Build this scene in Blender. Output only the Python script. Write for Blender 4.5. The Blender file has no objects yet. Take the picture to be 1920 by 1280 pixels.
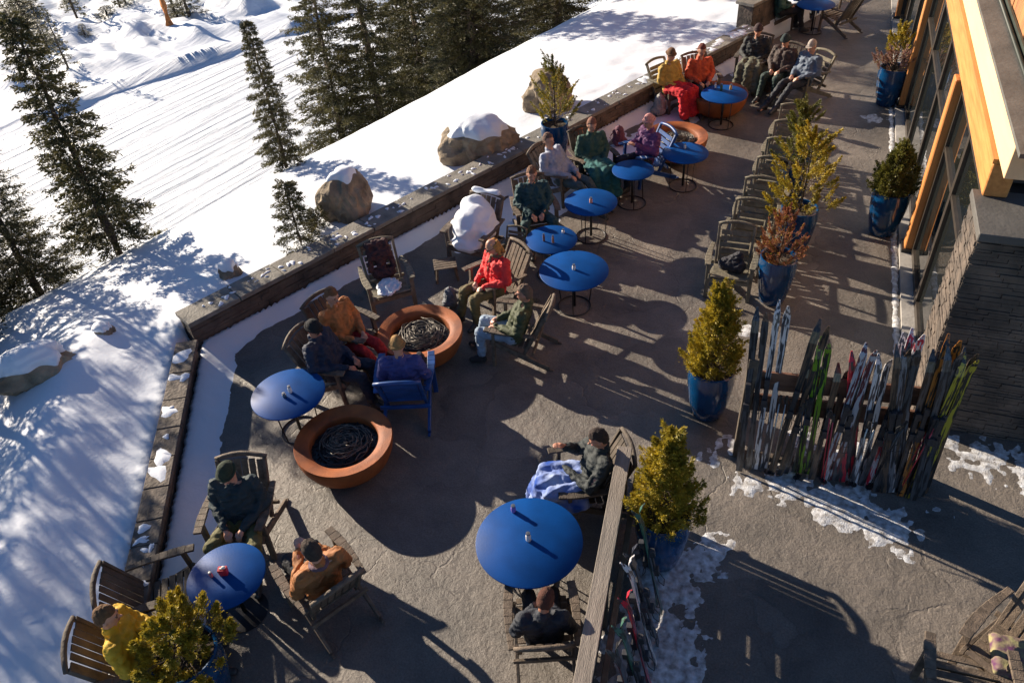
import bpy, bmesh, math, random
import numpy as np
from mathutils import Vector, Matrix, noise
R_ = math.radians
S = bpy.context.scene
C = S.collection
rnd = random.Random(7)

# ------------------------------------------------------------------ camera
FPX, PX, PY, CAMH = 1475.0, 960.0, 640.0, 8.1
ROT = np.array([[0.94149349, -0.16699934, 0.29274771],
                [0.33058188, 0.62669501, -0.70566918],
                [-0.06561724, 0.76116003, 0.64523623]])
cam = bpy.data.objects.new('camera', bpy.data.cameras.new('camera'))
C.objects.link(cam); S.camera = cam
cam.data.sensor_width = 36; cam.data.lens = FPX / 1920 * 36
cam.data.clip_start = 0.1; cam.data.clip_end = 2000
m = Matrix([list(r) for r in ROT]).to_4x4(); m.translation = (0, 0, CAMH); cam.matrix_world = m

# ------------------------------------------------------------------ light
SUN_EL, SUN_TRAVEL = R_(18.8), R_(-19.5)      # elevation, direction the light travels on the ground
w = bpy.data.worlds.new('World'); S.world = w; w.use_nodes = True
nt = w.node_tree; nt.nodes.clear()
sky = nt.nodes.new('ShaderNodeTexSky'); sky.sky_type = 'NISHITA'; sky.sun_disc = False
sx, sy = -math.cos(SUN_TRAVEL), -math.sin(SUN_TRAVEL)
sky.sun_elevation = SUN_EL; sky.sun_rotation = math.atan2(sx, sy)
sky.altitude = 1800; sky.ozone_density = 4.0; sky.dust_density = 0.3
bg = nt.nodes.new('ShaderNodeBackground'); bg.inputs[1].default_value = 0.06
wo = nt.nodes.new('ShaderNodeOutputWorld')
nt.links.new(sky.outputs[0], bg.inputs[0]); nt.links.new(bg.outputs[0], wo.inputs[0])
sun = bpy.data.objects.new('sun', bpy.data.lights.new('sun', 'SUN')); C.objects.link(sun)
sun.data.energy = 5.0; sun.data.angle = R_(0.5); sun.data.color = (1.0, 0.86, 0.68)
sun.rotation_euler = Vector((-sx * math.cos(SUN_EL), -sy * math.cos(SUN_EL), -math.sin(SUN_EL))).to_track_quat('-Z', 'Y').to_euler()
S.view_settings.view_transform = 'Standard'; S.view_settings.look = 'None'
S.view_settings.exposure = 1.12; S.view_settings.gamma = 1
S.view_settings.use_curve_mapping = False

def W(px, py, z=0.0):
    """point of the plane at height z seen at photo pixel px, py"""
    d = ROT @ np.array([px - PX, -(py - PY), -FPX]); t = (z - CAMH) / d[2]
    return Vector((d[0] * t, d[1] * t, z))

def heading(p, q, z=0.4):
    a, b = W(*p, z), W(*q, z)
    return math.atan2(b.y - a.y, b.x - a.x) - math.pi / 2     # things face local +Y

# ------------------------------------------------------------------ materials
MATS = {}
def mat(name, col, rough=0.7, var=0.0, vscale=8.0, bump=0.0, bscale=40.0, metal=0.0, col2=None,
        stretch=None, coat=0.0, spec=None, trans=0.0, sharp=False, detail=6.0):
    if name in MATS: return MATS[name]
    M = bpy.data.materials.new(name); M.use_nodes = True; n = M.node_tree.nodes; L = M.node_tree.links
    b = n['Principled BSDF']; b.inputs['Roughness'].default_value = rough; b.inputs['Metallic'].default_value = metal
    if coat: b.inputs['Coat Weight'].default_value = coat; b.inputs['Coat Roughness'].default_value = 0.08
    if spec is not None: b.inputs['Specular IOR Level'].default_value = spec
    tc = n.new('ShaderNodeTexCoord'); mp = n.new('ShaderNodeMapping')
    L.new(tc.outputs['Object'], mp.inputs[0])
    if stretch: mp.inputs['Scale'].default_value = stretch
    nz = n.new('ShaderNodeTexNoise'); nz.inputs['Scale'].default_value = vscale; nz.inputs['Detail'].default_value = detail
    L.new(mp.outputs[0], nz.inputs[0])
    rp = n.new('ShaderNodeValToRGB')
    c1 = Vector(col); c2 = Vector(col2) if col2 else c1 * (1 - var)
    rp.color_ramp.elements[0].color = (*c2, 1); rp.color_ramp.elements[1].color = (*(c1 * (1 + (0 if col2 else var))), 1)
    rp.color_ramp.elements[0].position = 0.47 if sharp else 0.32; rp.color_ramp.elements[1].position = 0.50 if sharp else 0.68
    L.new(nz.outputs[0], rp.inputs[0])
    L.new(rp.outputs[0], b.inputs['Base Color'])
    if bump:
        n2 = n.new('ShaderNodeTexNoise'); n2.inputs['Scale'].default_value = bscale; n2.inputs['Detail'].default_value = 5
        L.new(mp.outputs[0], n2.inputs[0])
        bp = n.new('ShaderNodeBump'); bp.inputs['Strength'].default_value = bump; bp.inputs['Distance'].default_value = 0.02
        L.new(n2.outputs[0], bp.inputs['Height']); L.new(bp.outputs[0], b.inputs['Normal'])
    if trans:
        out = n['Material Output']; tr = n.new('ShaderNodeBsdfTranslucent'); mx = n.new('ShaderNodeMixShader')
        mx.inputs[0].default_value = trans
        L.new(rp.outputs[0], tr.inputs[0]); L.new(b.outputs[0], mx.inputs[1]); L.new(tr.outputs[0], mx.inputs[2]); L.new(mx.outputs[0], out.inputs[0])
    MATS[name] = M
    return M

def mat_terrace():
    M = bpy.data.materials.new('stamped_stone'); M.use_nodes = True; n = M.node_tree.nodes; L = M.node_tree.links
    b = n['Principled BSDF']; b.inputs['Roughness'].default_value = 0.48; b.inputs['Specular IOR Level'].default_value = 0.4
    tc = n.new('ShaderNodeTexCoord')
    big = n.new('ShaderNodeTexNoise'); big.inputs['Scale'].default_value = 0.7; big.inputs['Detail'].default_value = 8; big.inputs['Roughness'].default_value = 0.65
    L.new(tc.outputs['Object'], big.inputs[0])
    dn = n.new('ShaderNodeTexNoise'); dn.inputs['Scale'].default_value = 1.7; dn.inputs['Detail'].default_value = 5
    L.new(tc.outputs['Object'], dn.inputs[0])
    add = n.new('ShaderNodeVectorMath'); add.operation = 'MULTIPLY_ADD'; add.inputs[1].default_value = (0.9, 0.9, 0)
    L.new(dn.outputs['Color'], add.inputs[0]); L.new(tc.outputs['Object'], add.inputs[2])
    vo = n.new('ShaderNodeTexVoronoi'); vo.feature = 'DISTANCE_TO_EDGE'; vo.inputs['Scale'].default_value = 0.85
    L.new(add.outputs[0], vo.inputs['Vector'])
    vc = n.new('ShaderNodeTexVoronoi'); vc.inputs['Scale'].default_value = 0.85; L.new(add.outputs[0], vc.inputs['Vector'])
    crack = n.new('ShaderNodeMapRange'); crack.inputs['From Max'].default_value = 0.018; crack.inputs['To Min'].default_value = 0; crack.inputs['To Max'].default_value = 1
    L.new(vo.outputs[0], crack.inputs[0])
    mk = n.new('ShaderNodeTexNoise'); mk.inputs['Scale'].default_value = 1.1; mk.inputs['Detail'].default_value = 3; L.new(tc.outputs['Object'], mk.inputs[0])
    mkr = n.new('ShaderNodeMapRange'); mkr.inputs['From Min'].default_value = 0.45; mkr.inputs['From Max'].default_value = 0.62; L.new(mk.outputs[0], mkr.inputs[0])
    crk = n.new('ShaderNodeMath'); crk.operation = 'MAXIMUM'; L.new(crack.outputs[0], crk.inputs[0])
    inv = n.new('ShaderNodeMath'); inv.operation = 'SUBTRACT'; inv.inputs[0].default_value = 1; L.new(mkr.outputs[0], inv.inputs[1]); L.new(inv.outputs[0], crk.inputs[1])
    r1 = n.new('ShaderNodeValToRGB'); e = r1.color_ramp.elements
    e[0].position = 0.3; e[0].color = (0.082, 0.075, 0.069, 1); e[1].position = 0.7; e[1].color = (0.250, 0.212, 0.180, 1)
    L.new(big.outputs[0], r1.inputs[0])
    fine = n.new('ShaderNodeTexNoise'); fine.inputs['Scale'].default_value = 45; fine.inputs['Detail'].default_value = 6; fine.inputs['Roughness'].default_value = 0.7
    L.new(tc.outputs['Object'], fine.inputs[0])
    fr = n.new('ShaderNodeMapRange'); fr.inputs['From Min'].default_value = 0.3; fr.inputs['From Max'].default_value = 0.7; fr.inputs['To Min'].default_value = 0.62; fr.inputs['To Max'].default_value = 1.32
    L.new(fine.outputs[0], fr.inputs[0])
    mul = n.new('ShaderNodeVectorMath'); mul.operation = 'SCALE'; L.new(r1.outputs[0], mul.inputs[0]); L.new(fr.outputs[0], mul.inputs['Scale'])
    cell = n.new('ShaderNodeMapRange'); cell.inputs['To Min'].default_value = 0.85; cell.inputs['To Max'].default_value = 1.12
    sep = n.new('ShaderNodeSeparateColor'); L.new(vc.outputs['Color'], sep.inputs[0]); L.new(sep.outputs[0], cell.inputs[0])
    mul2 = n.new('ShaderNodeVectorMath'); mul2.operation = 'SCALE'; L.new(mul.outputs[0], mul2.inputs[0]); L.new(cell.outputs[0], mul2.inputs['Scale'])
    cm = n.new('ShaderNodeMapRange'); cm.inputs['To Min'].default_value = 0.86; L.new(crk.outputs[0], cm.inputs[0])
    mul3 = n.new('ShaderNodeVectorMath'); mul3.operation = 'SCALE'; L.new(mul2.outputs[0], mul3.inputs[0]); L.new(cm.outputs[0], mul3.inputs['Scale'])
    L.new(mul3.outputs[0], b.inputs['Base Color'])
    mid = n.new('ShaderNodeTexNoise'); mid.inputs['Scale'].default_value = 6; mid.inputs['Detail'].default_value = 10; mid.inputs['Roughness'].default_value = 0.72
    mid.inputs['Distortion'].default_value = 0.15
    L.new(tc.outputs['Object'], mid.inputs[0])
    h1 = n.new('ShaderNodeMath'); h1.operation = 'MULTIPLY_ADD'; h1.inputs[1].default_value = 1.5; L.new(mid.outputs[0], h1.inputs[0]); hc = n.new('ShaderNodeMath'); hc.operation = 'MULTIPLY'; hc.inputs[1].default_value = .35; L.new(crk.outputs[0], hc.inputs[0]); L.new(hc.outputs[0], h1.inputs[2])
    bp = n.new('ShaderNodeBump'); bp.inputs['Strength'].default_value = 0.85; bp.inputs['Distance'].default_value = 0.03
    L.new(h1.outputs[0], bp.inputs['Height'])
    bp2 = n.new('ShaderNodeBump'); bp2.inputs['Strength'].default_value = 0.6; bp2.inputs['Distance'].default_value = 0.006
    L.new(fine.outputs[0], bp2.inputs['Height']); L.new(bp.outputs[0], bp2.inputs['Normal'])
    L.new(bp2.outputs[0], b.inputs['Normal'])
    return M

def mat_snow(tracks=False):
    M = bpy.data.materials.new('snow_tracked' if tracks else 'snow'); M.use_nodes = True; n = M.node_tree.nodes; L = M.node_tree.links
    b = n['Principled BSDF']; b.inputs['Base Color'].default_value = (0.74, 0.78, 0.85, 1); b.inputs['Roughness'].default_value = 0.65
    b.inputs['Specular IOR Level'].default_value = 0.3
    tc = n.new('ShaderNodeTexCoord')
    a = n.new('ShaderNodeTexNoise'); a.inputs['Scale'].default_value = 5; a.inputs['Detail'].default_value = 8; a.inputs['Roughness'].default_value = 0.6
    L.new(tc.outputs['Object'], a.inputs[0])
    bp = n.new('ShaderNodeBump'); bp.inputs['Strength'].default_value = 0.35; bp.inputs['Distance'].default_value = 0.03
    L.new(a.outputs[0], bp.inputs['Height']); last = bp
    if tracks:
        at = n.new('ShaderNodeAttribute'); at.attribute_name = 'track'
        mp = n.new('ShaderNodeMapping'); mp.inputs['Rotation'].default_value = (0, 0, TRACK_ANG)
        mp.inputs['Scale'].default_value = (0.05, 1.3, 1.0)
        mp.vector_type = 'TEXTURE'
        mp.inputs['Scale'].default_value = (16, 0.75, 1)
        L.new(tc.outputs['Object'], mp.inputs[0])
        t = n.new('ShaderNodeTexNoise'); t.inputs['Scale'].default_value = 1; t.inputs['Detail'].default_value = 7; t.inputs['Roughness'].default_value = 0.6
        L.new(mp.outputs[0], t.inputs[0])
        mm = n.new('ShaderNodeMath'); mm.operation = 'MULTIPLY'; L.new(t.outputs[0], mm.inputs[0]); L.new(at.outputs['Fac'], mm.inputs[1])
        b2 = n.new('ShaderNodeBump'); b2.inputs['Strength'].default_value = 1.0; b2.inputs['Distance'].default_value = 1.25
        L.new(mm.outputs[0], b2.inputs['Height']); L.new(bp.outputs[0], b2.inputs['Normal']); last = b2
    L.new(last.outputs[0], b.inputs['Normal'])
    return M

def mat_glass():
    M = bpy.data.materials.new('window_glass'); M.use_nodes = True; n = M.node_tree.nodes
    b = n['Principled BSDF']; b.inputs['Base Color'].default_value = (0.012, 0.014, 0.014, 1); b.inputs['Roughness'].default_value = 0.015
    b.inputs['IOR'].default_value = 2.6
    return M

WOODG = lambda: mat('weathered_wood', (0.135, 0.100, 0.072), 0.75, 0.4, 5, 0.5, 30, stretch=(3, 3, 3))
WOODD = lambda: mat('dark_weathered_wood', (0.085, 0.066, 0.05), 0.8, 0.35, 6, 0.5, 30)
WOODO = lambda: mat('olive_grey_wood', (0.16, 0.14, 0.10), 0.8, 0.35, 9, 0.5, 35)
TIMBER = lambda: mat('honey_timber', (0.62, 0.27, 0.075), 0.55, 0.0, 3.0, 0.25, 20, col2=(0.46, 0.175, 0.042), stretch=(6, 0.5, 6))
TIMBERV = lambda: mat('honey_timber_post', (0.60, 0.25, 0.07), 0.55, 0.0, 3.0, 0.25, 20, col2=(0.42, 0.155, 0.037), stretch=(6, 6, 0.5))
CORTEN = lambda: mat('rusted_steel', (0.41, 0.115, 0.025), 0.65, 0, 2.6, 0.3, 60, col2=(0.15, 0.040, 0.013), metal=0.15)
BLUEP = lambda: mat('blue_table_enamel', (0.0008, 0.052, 0.225), 0.5, 0.22, 2.5, .08, 50, spec=0.14)
GLAZE = lambda: mat('blue_glaze', (0.002, 0.042, 0.125), 0.16, 0.35, 4, 0.1, 8, coat=0.5)
METAL = lambda: mat('dark_metal', (0.05, 0.05, 0.055), 0.4, 0.2, 10, metal=0.8)
STEEL = lambda: mat('grey_steel', (0.35, 0.34, 0.33), 0.35, 0.2, 10, metal=0.9)
SKIN = lambda: mat('skin', (0.52, 0.27, 0.18), 0.5, 0.12, 14)
SKIND = lambda: mat('skin_ruddy', (0.42, 0.19, 0.12), 0.5, 0.12, 14)
SOIL = lambda: mat('potting_soil', (0.05, 0.035, 0.022), 0.95, 0.5, 25, 0.8, 30)
FIRN = lambda: mat('fir_needles', (0.125, 0.108, 0.034), 0.6, 0, 2.2, col2=(0.038, 0.042, 0.020), trans=0.25)
BARK = lambda: mat('bark', (0.075, 0.055, 0.04), 0.9, 0.4, 12, 0.8, 20)
THUJA = lambda: mat('golden_conifer', (0.50, 0.36, 0.025), 0.6, 0, 7, col2=(0.19, 0.165, 0.022), trans=0.3)
GREENC = lambda: mat('green_conifer', (0.20, 0.185, 0.03), 0.6, 0, 7, col2=(0.075, 0.085, 0.02), trans=0.3)
RUSTY = lambda: mat('dry_rust_foliage', (0.36, 0.13, 0.055), 0.8, 0, 9, col2=(0.17, 0.06, 0.03), trans=0.2)
PINKY = lambda: mat('pale_pink_dry_foliage', (0.42, 0.25, 0.20), 0.8, 0, 9, col2=(0.24, 0.12, 0.09), trans=0.2)
ROCK = lambda: mat('boulder_rock', (0.36, 0.28, 0.19), 0.9, 0, 3, 1.0, 14, col2=(0.13, 0.10, 0.07))
SLAB = lambda: mat('cap_slab', (0.20, 0.185, 0.16), 0.8, 0.3, 4, 0.6, 25)
LEDGE = lambda: mat('ledger_stone', (0.16, 0.122, 0.096), 0.85, 0, 2.6, 0.9, 18, col2=(0.040, 0.034, 0.030))

# ------------------------------------------------------------------ mesh builder
def link(o, parent=None):
    C.objects.link(o)
    if parent is not None: o.parent = parent
    return o
def tag(o, label=None, cat=None, group=None, kind=None):
    if label: o['label'] = label
    if cat: o['category'] = cat
    if group: o['group'] = group
    if kind: o['kind'] = kind
    return o
def empty(name, loc=(0, 0, 0), rz=0.0, label=None, cat=None, group=None):
    o = bpy.data.objects.new(name, None); o.location = loc; o.rotation_euler = (0, 0, rz); o.empty_display_size = 0.1
    link(o); return tag(o, label, cat, group)
def copy_tree(o, parent=None):
    c = o.copy(); C.objects.link(c)
    c.parent = parent
    for ch in [x for x in bpy.data.objects if x.parent == o]: copy_tree(ch, c)
    return c

class MB:
    def __init__(s): s.v = []; s.f = []; s.m = []
    def add(s, vs, fs, mi=0):
        k = len(s.v); s.v.extend([tuple(q) for q in vs]); s.f.extend([tuple(i + k for i in f) for f in fs]); s.m.extend([mi] * len(fs))
    def box(s, c, size, rz=0.0, mi=0, taper=1.0):
        a, b, h = size[0] / 2, size[1] / 2, size[2] / 2; vs = []
        for z, k in ((-h, 1), (h, taper)):
            for x, y in ((-a, -b), (a, -b), (a, b), (-a, b)):
                x *= k; y *= k
                vs.append((c[0] + x * math.cos(rz) - y * math.sin(rz), c[1] + x * math.sin(rz) + y * math.cos(rz), c[2] + z))
        s.add(vs, [(3, 2, 1, 0), (4, 5, 6, 7), (0, 1, 5, 4), (1, 2, 6, 5), (2, 3, 7, 6), (3, 0, 4, 7)], mi)
    def bar(s, a, b, wd, th, up=(0, 0, 1), mi=0, wd2=None):
        a, b = Vector(a), Vector(b); d = (b - a).normalized(); u = Vector(up)
        x = d.cross(u)
        if x.length < 1e-4: x = d.cross(Vector((1, 0, 0)))
        x.normalize(); y = x.cross(d).normalized(); vs = []
        for p, ww in ((a, wd), (b, wd2 or wd)):
            for i, j in ((-1, -1), (1, -1), (1, 1), (-1, 1)): vs.append(p + x * (i * ww / 2) + y * (j * th / 2))
        s.add(vs, [(3, 2, 1, 0), (4, 5, 6, 7), (0, 1, 5, 4), (1, 2, 6, 5), (2, 3, 7, 6), (3, 0, 4, 7)], mi)
    def tube(s, pts, r, n=6, mi=0, closed=False, flat=1.0):
        pts = [Vector(p) for p in pts]; k = len(pts); rs = r if isinstance(r, (list, tuple)) else [r] * k; vs = []; fs = []
        ref = Vector((0, 0, 1))
        for i, p in enumerate(pts):
            d = (pts[(i + 1) % k] - pts[i - 1]) if closed else (pts[min(i + 1, k - 1)] - pts[max(i - 1, 0)])
            if d.length < 1e-9: d = Vector((0, 0, 1))
            d.normalize(); x = d.cross(ref)
            if x.length < 1e-3: x = d.cross(Vector((1, 0, 0)))
            x.normalize(); y = x.cross(d)
            for j in range(n):
                a = 2 * math.pi * j / n; vs.append(p + x * (math.cos(a) * rs[i]) + y * (math.sin(a) * rs[i] * flat))
        for i in range(k if closed else k - 1):
            q = (i + 1) % k
            for j in range(n): fs.append((i * n + j, i * n + (j + 1) % n, q * n + (j + 1) % n, q * n + j))
        if not closed: fs.append(tuple(range(n - 1, -1, -1))); fs.append(tuple((k - 1) * n + j for j in range(n)))
        s.add(vs, fs, mi)
    def lathe(s, prof, n=32, c=(0, 0, 0), mi=0):
        vs = []; fs = []; k = len(prof)
        for r, z in prof:
            for j in range(n):
                a = 2 * math.pi * j / n; vs.append((c[0] + r * math.cos(a), c[1] + r * math.sin(a), c[2] + z))
        for i in range(k - 1):
            for j in range(n): fs.append((i * n + j, i * n + (j + 1) % n, (i + 1) * n + (j + 1) % n, (i + 1) * n + j))
        s.add(vs, fs, mi)
    def disc(s, c, r, n=32, mi=0):
        s.add([(c[0] + r * math.cos(2 * math.pi * j / n), c[1] + r * math.sin(2 * math.pi * j / n), c[2]) for j in range(n)], [tuple(range(n))], mi)
    def ball(s, c, rad, n=10, k=7, mi=0, rot=None):
        vs = []; fs = []; c = Vector(c)
        if not hasattr(rad, '__len__'): rad = (rad, rad, rad)
        def P(x, y, z):
            q = Vector((x * rad[0], y * rad[1], z * rad[2]))
            return c + (rot @ q if rot else q)
        vs.append(P(0, 0, -1))
        for i in range(1, k):
            t = math.pi * i / k - math.pi / 2
            for j in range(n):
                a = 2 * math.pi * j / n; vs.append(P(math.cos(t) * math.cos(a), math.cos(t) * math.sin(a), math.sin(t)))
        vs.append(P(0, 0, 1)); top = len(vs) - 1
        for j in range(n): fs.append((0, 1 + (j + 1) % n, 1 + j)); fs.append((top, top - n + j, top - n + (j + 1) % n))
        for i in range(k - 2):
            for j in range(n): fs.append((1 + i * n + j, 1 + i * n + (j + 1) % n, 1 + (i + 1) * n + (j + 1) % n, 1 + (i + 1) * n + j))
        s.add(vs, fs, mi)
    def cap(s, a, b, ra, rb, n=12, mi=0):
        a, b = Vector(a), Vector(b); s.ball(a, ra, n, 8, mi); s.ball(b, rb, n, 8, mi)
        if (b - a).length > 1e-3: s.tube([a, b], [ra, rb], n, mi)
    def mesh(s, name, mats):
        me = bpy.data.meshes.new(name); me.from_pydata(s.v, [], s.f)
        for mm in (mats if isinstance(mats, (list, tuple)) else [mats]): me.materials.append(mm)
        if any(s.m): me.polygons.foreach_set('material_index', s.m)
        return me
    def build(s, name, mats, parent=None, smooth=False, bevel=0.0, loc=None):
        me = s.mesh(name, mats)
        if bevel:
            bm = bmesh.new(); bm.from_mesh(me)
            bmesh.ops.bevel(bm, geom=list(bm.edges), offset=bevel, segments=1, affect='EDGES', clamp_overlap=True)
            bm.to_mesh(me); bm.free()
        if smooth:
            me.polygons.foreach_set('use_smooth', [True] * len(me.polygons))
            if smooth == 'auto':
                try: me.set_sharp_from_angle(angle=R_(40))
                except Exception: pass
        o = bpy.data.objects.new(name, me)
        if loc: o.location = loc
        return link(o, parent)
    def remesh(s, name, mats, parent, vox, smooth_n=4, fold=0.0, fscale=9.0, seed=0, decimate=None):
        me = s.mesh(name + '_tmp', mats); t = bpy.data.objects.new('tmp', me); C.objects.link(t)
        md = t.modifiers.new('r', 'REMESH'); md.mode = 'VOXEL'; md.voxel_size = vox; md.use_smooth_shade = True
        if smooth_n:
            sm = t.modifiers.new('s', 'SMOOTH'); sm.factor = 0.5; sm.iterations = smooth_n
        dg = bpy.context.evaluated_depsgraph_get(); ev = t.evaluated_get(dg)
        out = bpy.data.meshes.new_from_object(ev); out.name = name
        bpy.data.objects.remove(t); bpy.data.meshes.remove(me)
        out.materials.clear()
        for mm in (mats if isinstance(mats, (list, tuple)) else [mats]): out.materials.append(mm)
        if fold:
            off = Vector((seed * 3.1, seed * 1.7, seed * 0.9)); co = []
            for v in out.vertices:
                p = v.co; q = Vector((p.x * fscale, p.y * fscale, p.z * fscale * 1.8)) + off
                d = noise.noise(q) + 0.5 * noise.noise(q * 2.1)
                d = -abs(d) * 1.6 + 0.3
                co.append(p + v.normal * d * fold)
            for v, c in zip(out.vertices, co): v.co = c
        out.polygons.foreach_set('use_smooth', [True] * len(out.polygons))
        o = bpy.data.objects.new(name, out)
        return link(o, parent)

def np_mesh(name, verts, faces, mats, parent=None, mi=None, smooth=False):
    """verts (n,3), faces (k,3|4) numpy"""
    me = bpy.data.meshes.new(name); n, k, c = len(verts), len(faces), faces.shape[1]
    me.vertices.add(n); me.vertices.foreach_set('co', verts.astype(np.float32).ravel())
    me.loops.add(k * c); me.loops.foreach_set('vertex_index', faces.astype(np.int32).ravel())
    me.polygons.add(k); me.polygons.foreach_set('loop_start', np.arange(0, k * c, c, dtype=np.int32))
    try: me.polygons.foreach_set('loop_total', np.full(k, c, dtype=np.int32))
    except Exception: pass
    for mm in (mats if isinstance(mats, (list, tuple)) else [mats]): me.materials.append(mm)
    if mi is not None: me.polygons.foreach_set('material_index', mi.astype(np.int32))
    if smooth: me.polygons.foreach_set('use_smooth', [True] * k)
    me.update(calc_edges=True); me.validate()
    return link(bpy.data.objects.new(name, me), parent)

# ------------------------------------------------------------------ noise for height fields
_tab = np.random.RandomState(3).rand(256, 256)
def vn(x, y, sc, o=0):
    x = np.asarray(x) / sc + 17.3 + o * 7.7; y = np.asarray(y) / sc + 5.1 + o * 3.3
    i = np.floor(x).astype(int); j = np.floor(y).astype(int); fx = x - i; fy = y - j
    fx = fx * fx * (3 - 2 * fx); fy = fy * fy * (3 - 2 * fy)
    g = lambda a, b: _tab[a & 255, b & 255]
    return (g(i, j) * (1 - fx) + g(i + 1, j) * fx) * (1 - fy) + (g(i, j + 1) * (1 - fx) + g(i + 1, j + 1) * fx) * fy
def fbm(x, y, sc, n=4, o=0):
    r = 0; a = 1; t = 0
    for k in range(n): r = r + a * vn(x, y, sc, o + k * 5); t += a; a *= 0.5; sc /= 2.03
    return r / t

# ------------------------------------------------------------------ ground
A1 = np.array([-8.92, 7.48]); U1 = np.array([0.4425, 0.8968]); N1 = np.array([-0.8968, 0.4425])
U2 = np.array([0.498, -0.867]); N2 = np.array([-0.867, -0.498]); A2 = np.array([-8.70, 7.20])
def sm(a, b, x): t = np.clip((x - a) / (b - a), 0, 1); return t * t * (3 - 2 * t)
def dists(x, y):
    d1 = (x - A1[0]) * N1[0] + (y - A1[1]) * N1[1]; d2 = (x - A2[0]) * N2[0] + (y - A2[1]) * N2[1]
    t = (x - A1[0]) * U1[0] + (y - A1[1]) * U1[1]
    return d1, d2, t
BERM = [(-43.4, 30.2), (-35.4, 47.9)]
def terr(x, y):
    x = np.asarray(x, float); y = np.asarray(y, float)
    d1, d2, t = dists(x, y); D = np.maximum(d1, d2)
    Dc = np.clip(3.75 + 0.15 * t, 3.4, 6.9)
    w2 = sm(-0.3, 1.2, d2 - d1)
    base = 0.47 - 0.095 * np.clip(D, 0, 99) + 0.10 * (fbm(x, y, 2.2, 3) - 0.5) * np.clip(D, 0, 1)
    near = base - 0.74 * 0.38 * np.logaddexp(0, (D - Dc - 0.2 * w2) / 0.38) - 0.08
    near = near + w2 * (0.34 * np.exp(-((D - 1.5) / 0.75) ** 2) - 0.10 * np.exp(-(D / 0.45) ** 2))
    far = -9.0 - 0.05 * (D - 14) + 0.5 * (fbm(x, y, 14, 3, 9) - 0.5)
    bx, by = BERM[0]; dx, dy = BERM[1][0] - bx, BERM[1][1] - by; L = math.hypot(dx, dy)
    bd = ((x - bx) * dy - (y - by) * dx) / L
    wob = 0.8 * (vn(x, y, 6, 2) - 0.5)
    far = far + 0.65 * np.exp(-((bd + wob) / 0.7) ** 2) * (0.6 + 0.8 * fbm(x, y, 4, 2, 15)) - 0.5 * sm(0, -1.5, -(bd + wob)) * 0
    rough = sm(2, 7, -bd) * sm(20, 30, D)
    far = far + rough * (3.2 * np.abs(fbm(x, y, 3.5, 4, 4) - 0.5) + 1.2 * (fbm(x, y, 9, 3, 6) - 0.5))
    k = 0.8
    z = k * np.logaddexp(near / k, far / k)
    z = z + 0.035 * (fbm(x, y, 0.5, 3, 11) - 0.5) * sm(0.0, 0.6, D) * (1 + 5 * np.exp(-((D - 0.9) / 0.7) ** 2) * sm(8, 13, t) + 2.2 * w2 * (D < 3))
    return np.where(D < 0, np.maximum(-1.2, np.where(d2 > d1, .46, .38) + D * np.where(d2 > d1, 7.0, 4.5)), z)
def hit(px, py):
    d = ROT @ np.array([px - PX, -(py - PY), -FPX]); d = d / np.linalg.norm(d)
    ts = np.arange(5, 260, 0.05); X = d[0] * ts; Y = d[1] * ts; Z = CAMH + d[2] * ts
    k = np.argmax(Z < terr(X, Y))
    return Vector((X[k], Y[k], Z[k]))
h0, h1 = hit(0, 245), hit(530, 55)
for _ in range(3):
    BERM = [(h0.x, h0.y), (h1.x, h1.y)]; h0, h1 = hit(0, 245), hit(530, 55)
BERM = [(h0.x, h0.y), (h1.x, h1.y)]
ta, tb = hit(240, 340), hit(480, 215)
TRACK_ANG = math.atan2(tb.y - ta.y, tb.x - ta.x)
SNOW = mat_snow(); SNOWT = mat_snow(True)

ss = np.concatenate([np.arange(-16, 8, 0.13), 8 + np.cumsum(np.linspace(0.15, 1.2, 110)), 85 + np.cumsum(np.linspace(2, 30, 30))])
ts = np.concatenate([-18 - np.cumsum(np.linspace(0.4, 8, 25))[::-1], np.arange(-18, 36, 0.16), 36 + np.cumsum(np.linspace(0.3, 3, 70)), 160 + np.cumsum(np.linspace(5, 30, 20))])
Sg, Tg = np.meshgrid(ss, ts, indexing='ij')
X = A1[0] + N1[0] * Sg + U1[0] * Tg; Y = A1[1] + N1[1] * Sg + U1[1] * Tg; Z = terr(X, Y)
ns, nt_ = len(ss), len(ts); idx = np.arange(ns * nt_).reshape(ns, nt_)
F = np.stack([idx[:-1, :-1], idx[1:, :-1], idx[1:, 1:], idx[:-1, 1:]], -1).reshape(-1, 4)[:, ::-1]
field = np_mesh('snow_slope', np.stack([X, Y, Z], -1).reshape(-1, 3), F, SNOWT, smooth=True)
tag(field, kind='structure')
d1, d2, t = dists(X, Y); at = field.data.attributes.new('track', 'FLOAT', 'POINT')
bx, by = BERM[0]; dx, dy = BERM[1][0] - bx, BERM[1][1] - by
bdd = ((X - bx) * dy - (Y - by) * dx) / math.hypot(dx, dy)
at.data.foreach_set('value', (sm(11, 15, np.maximum(d1, d2)) * (0.10 + 0.90 * sm(-1, 4, bdd)) * (0.3 + 0.9 * fbm(X, Y, 12, 3, 21))).astype(np.float32).ravel())

def pt(s, t_, z=0.0): p = A1 + N1 * s + U1 * t_; return (p[0], p[1], z)
# terrace: one flat sheet bounded by the two walls
cor = (-8.62, 7.25, 0)
e1 = (cor[0] + U1[0] * 60, cor[1] + U1[1] * 60, 0); e2 = (cor[0] + U2[0] * 24, cor[1] + U2[1] * 24, 0)
tm = MB(); tm.add([cor, e2, (40, e2[1], 0), (40, e1[1], 0), e1], [(0, 1, 2, 3, 4)])
tag(tm.build('terrace', mat_terrace()), kind='structure')

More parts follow.
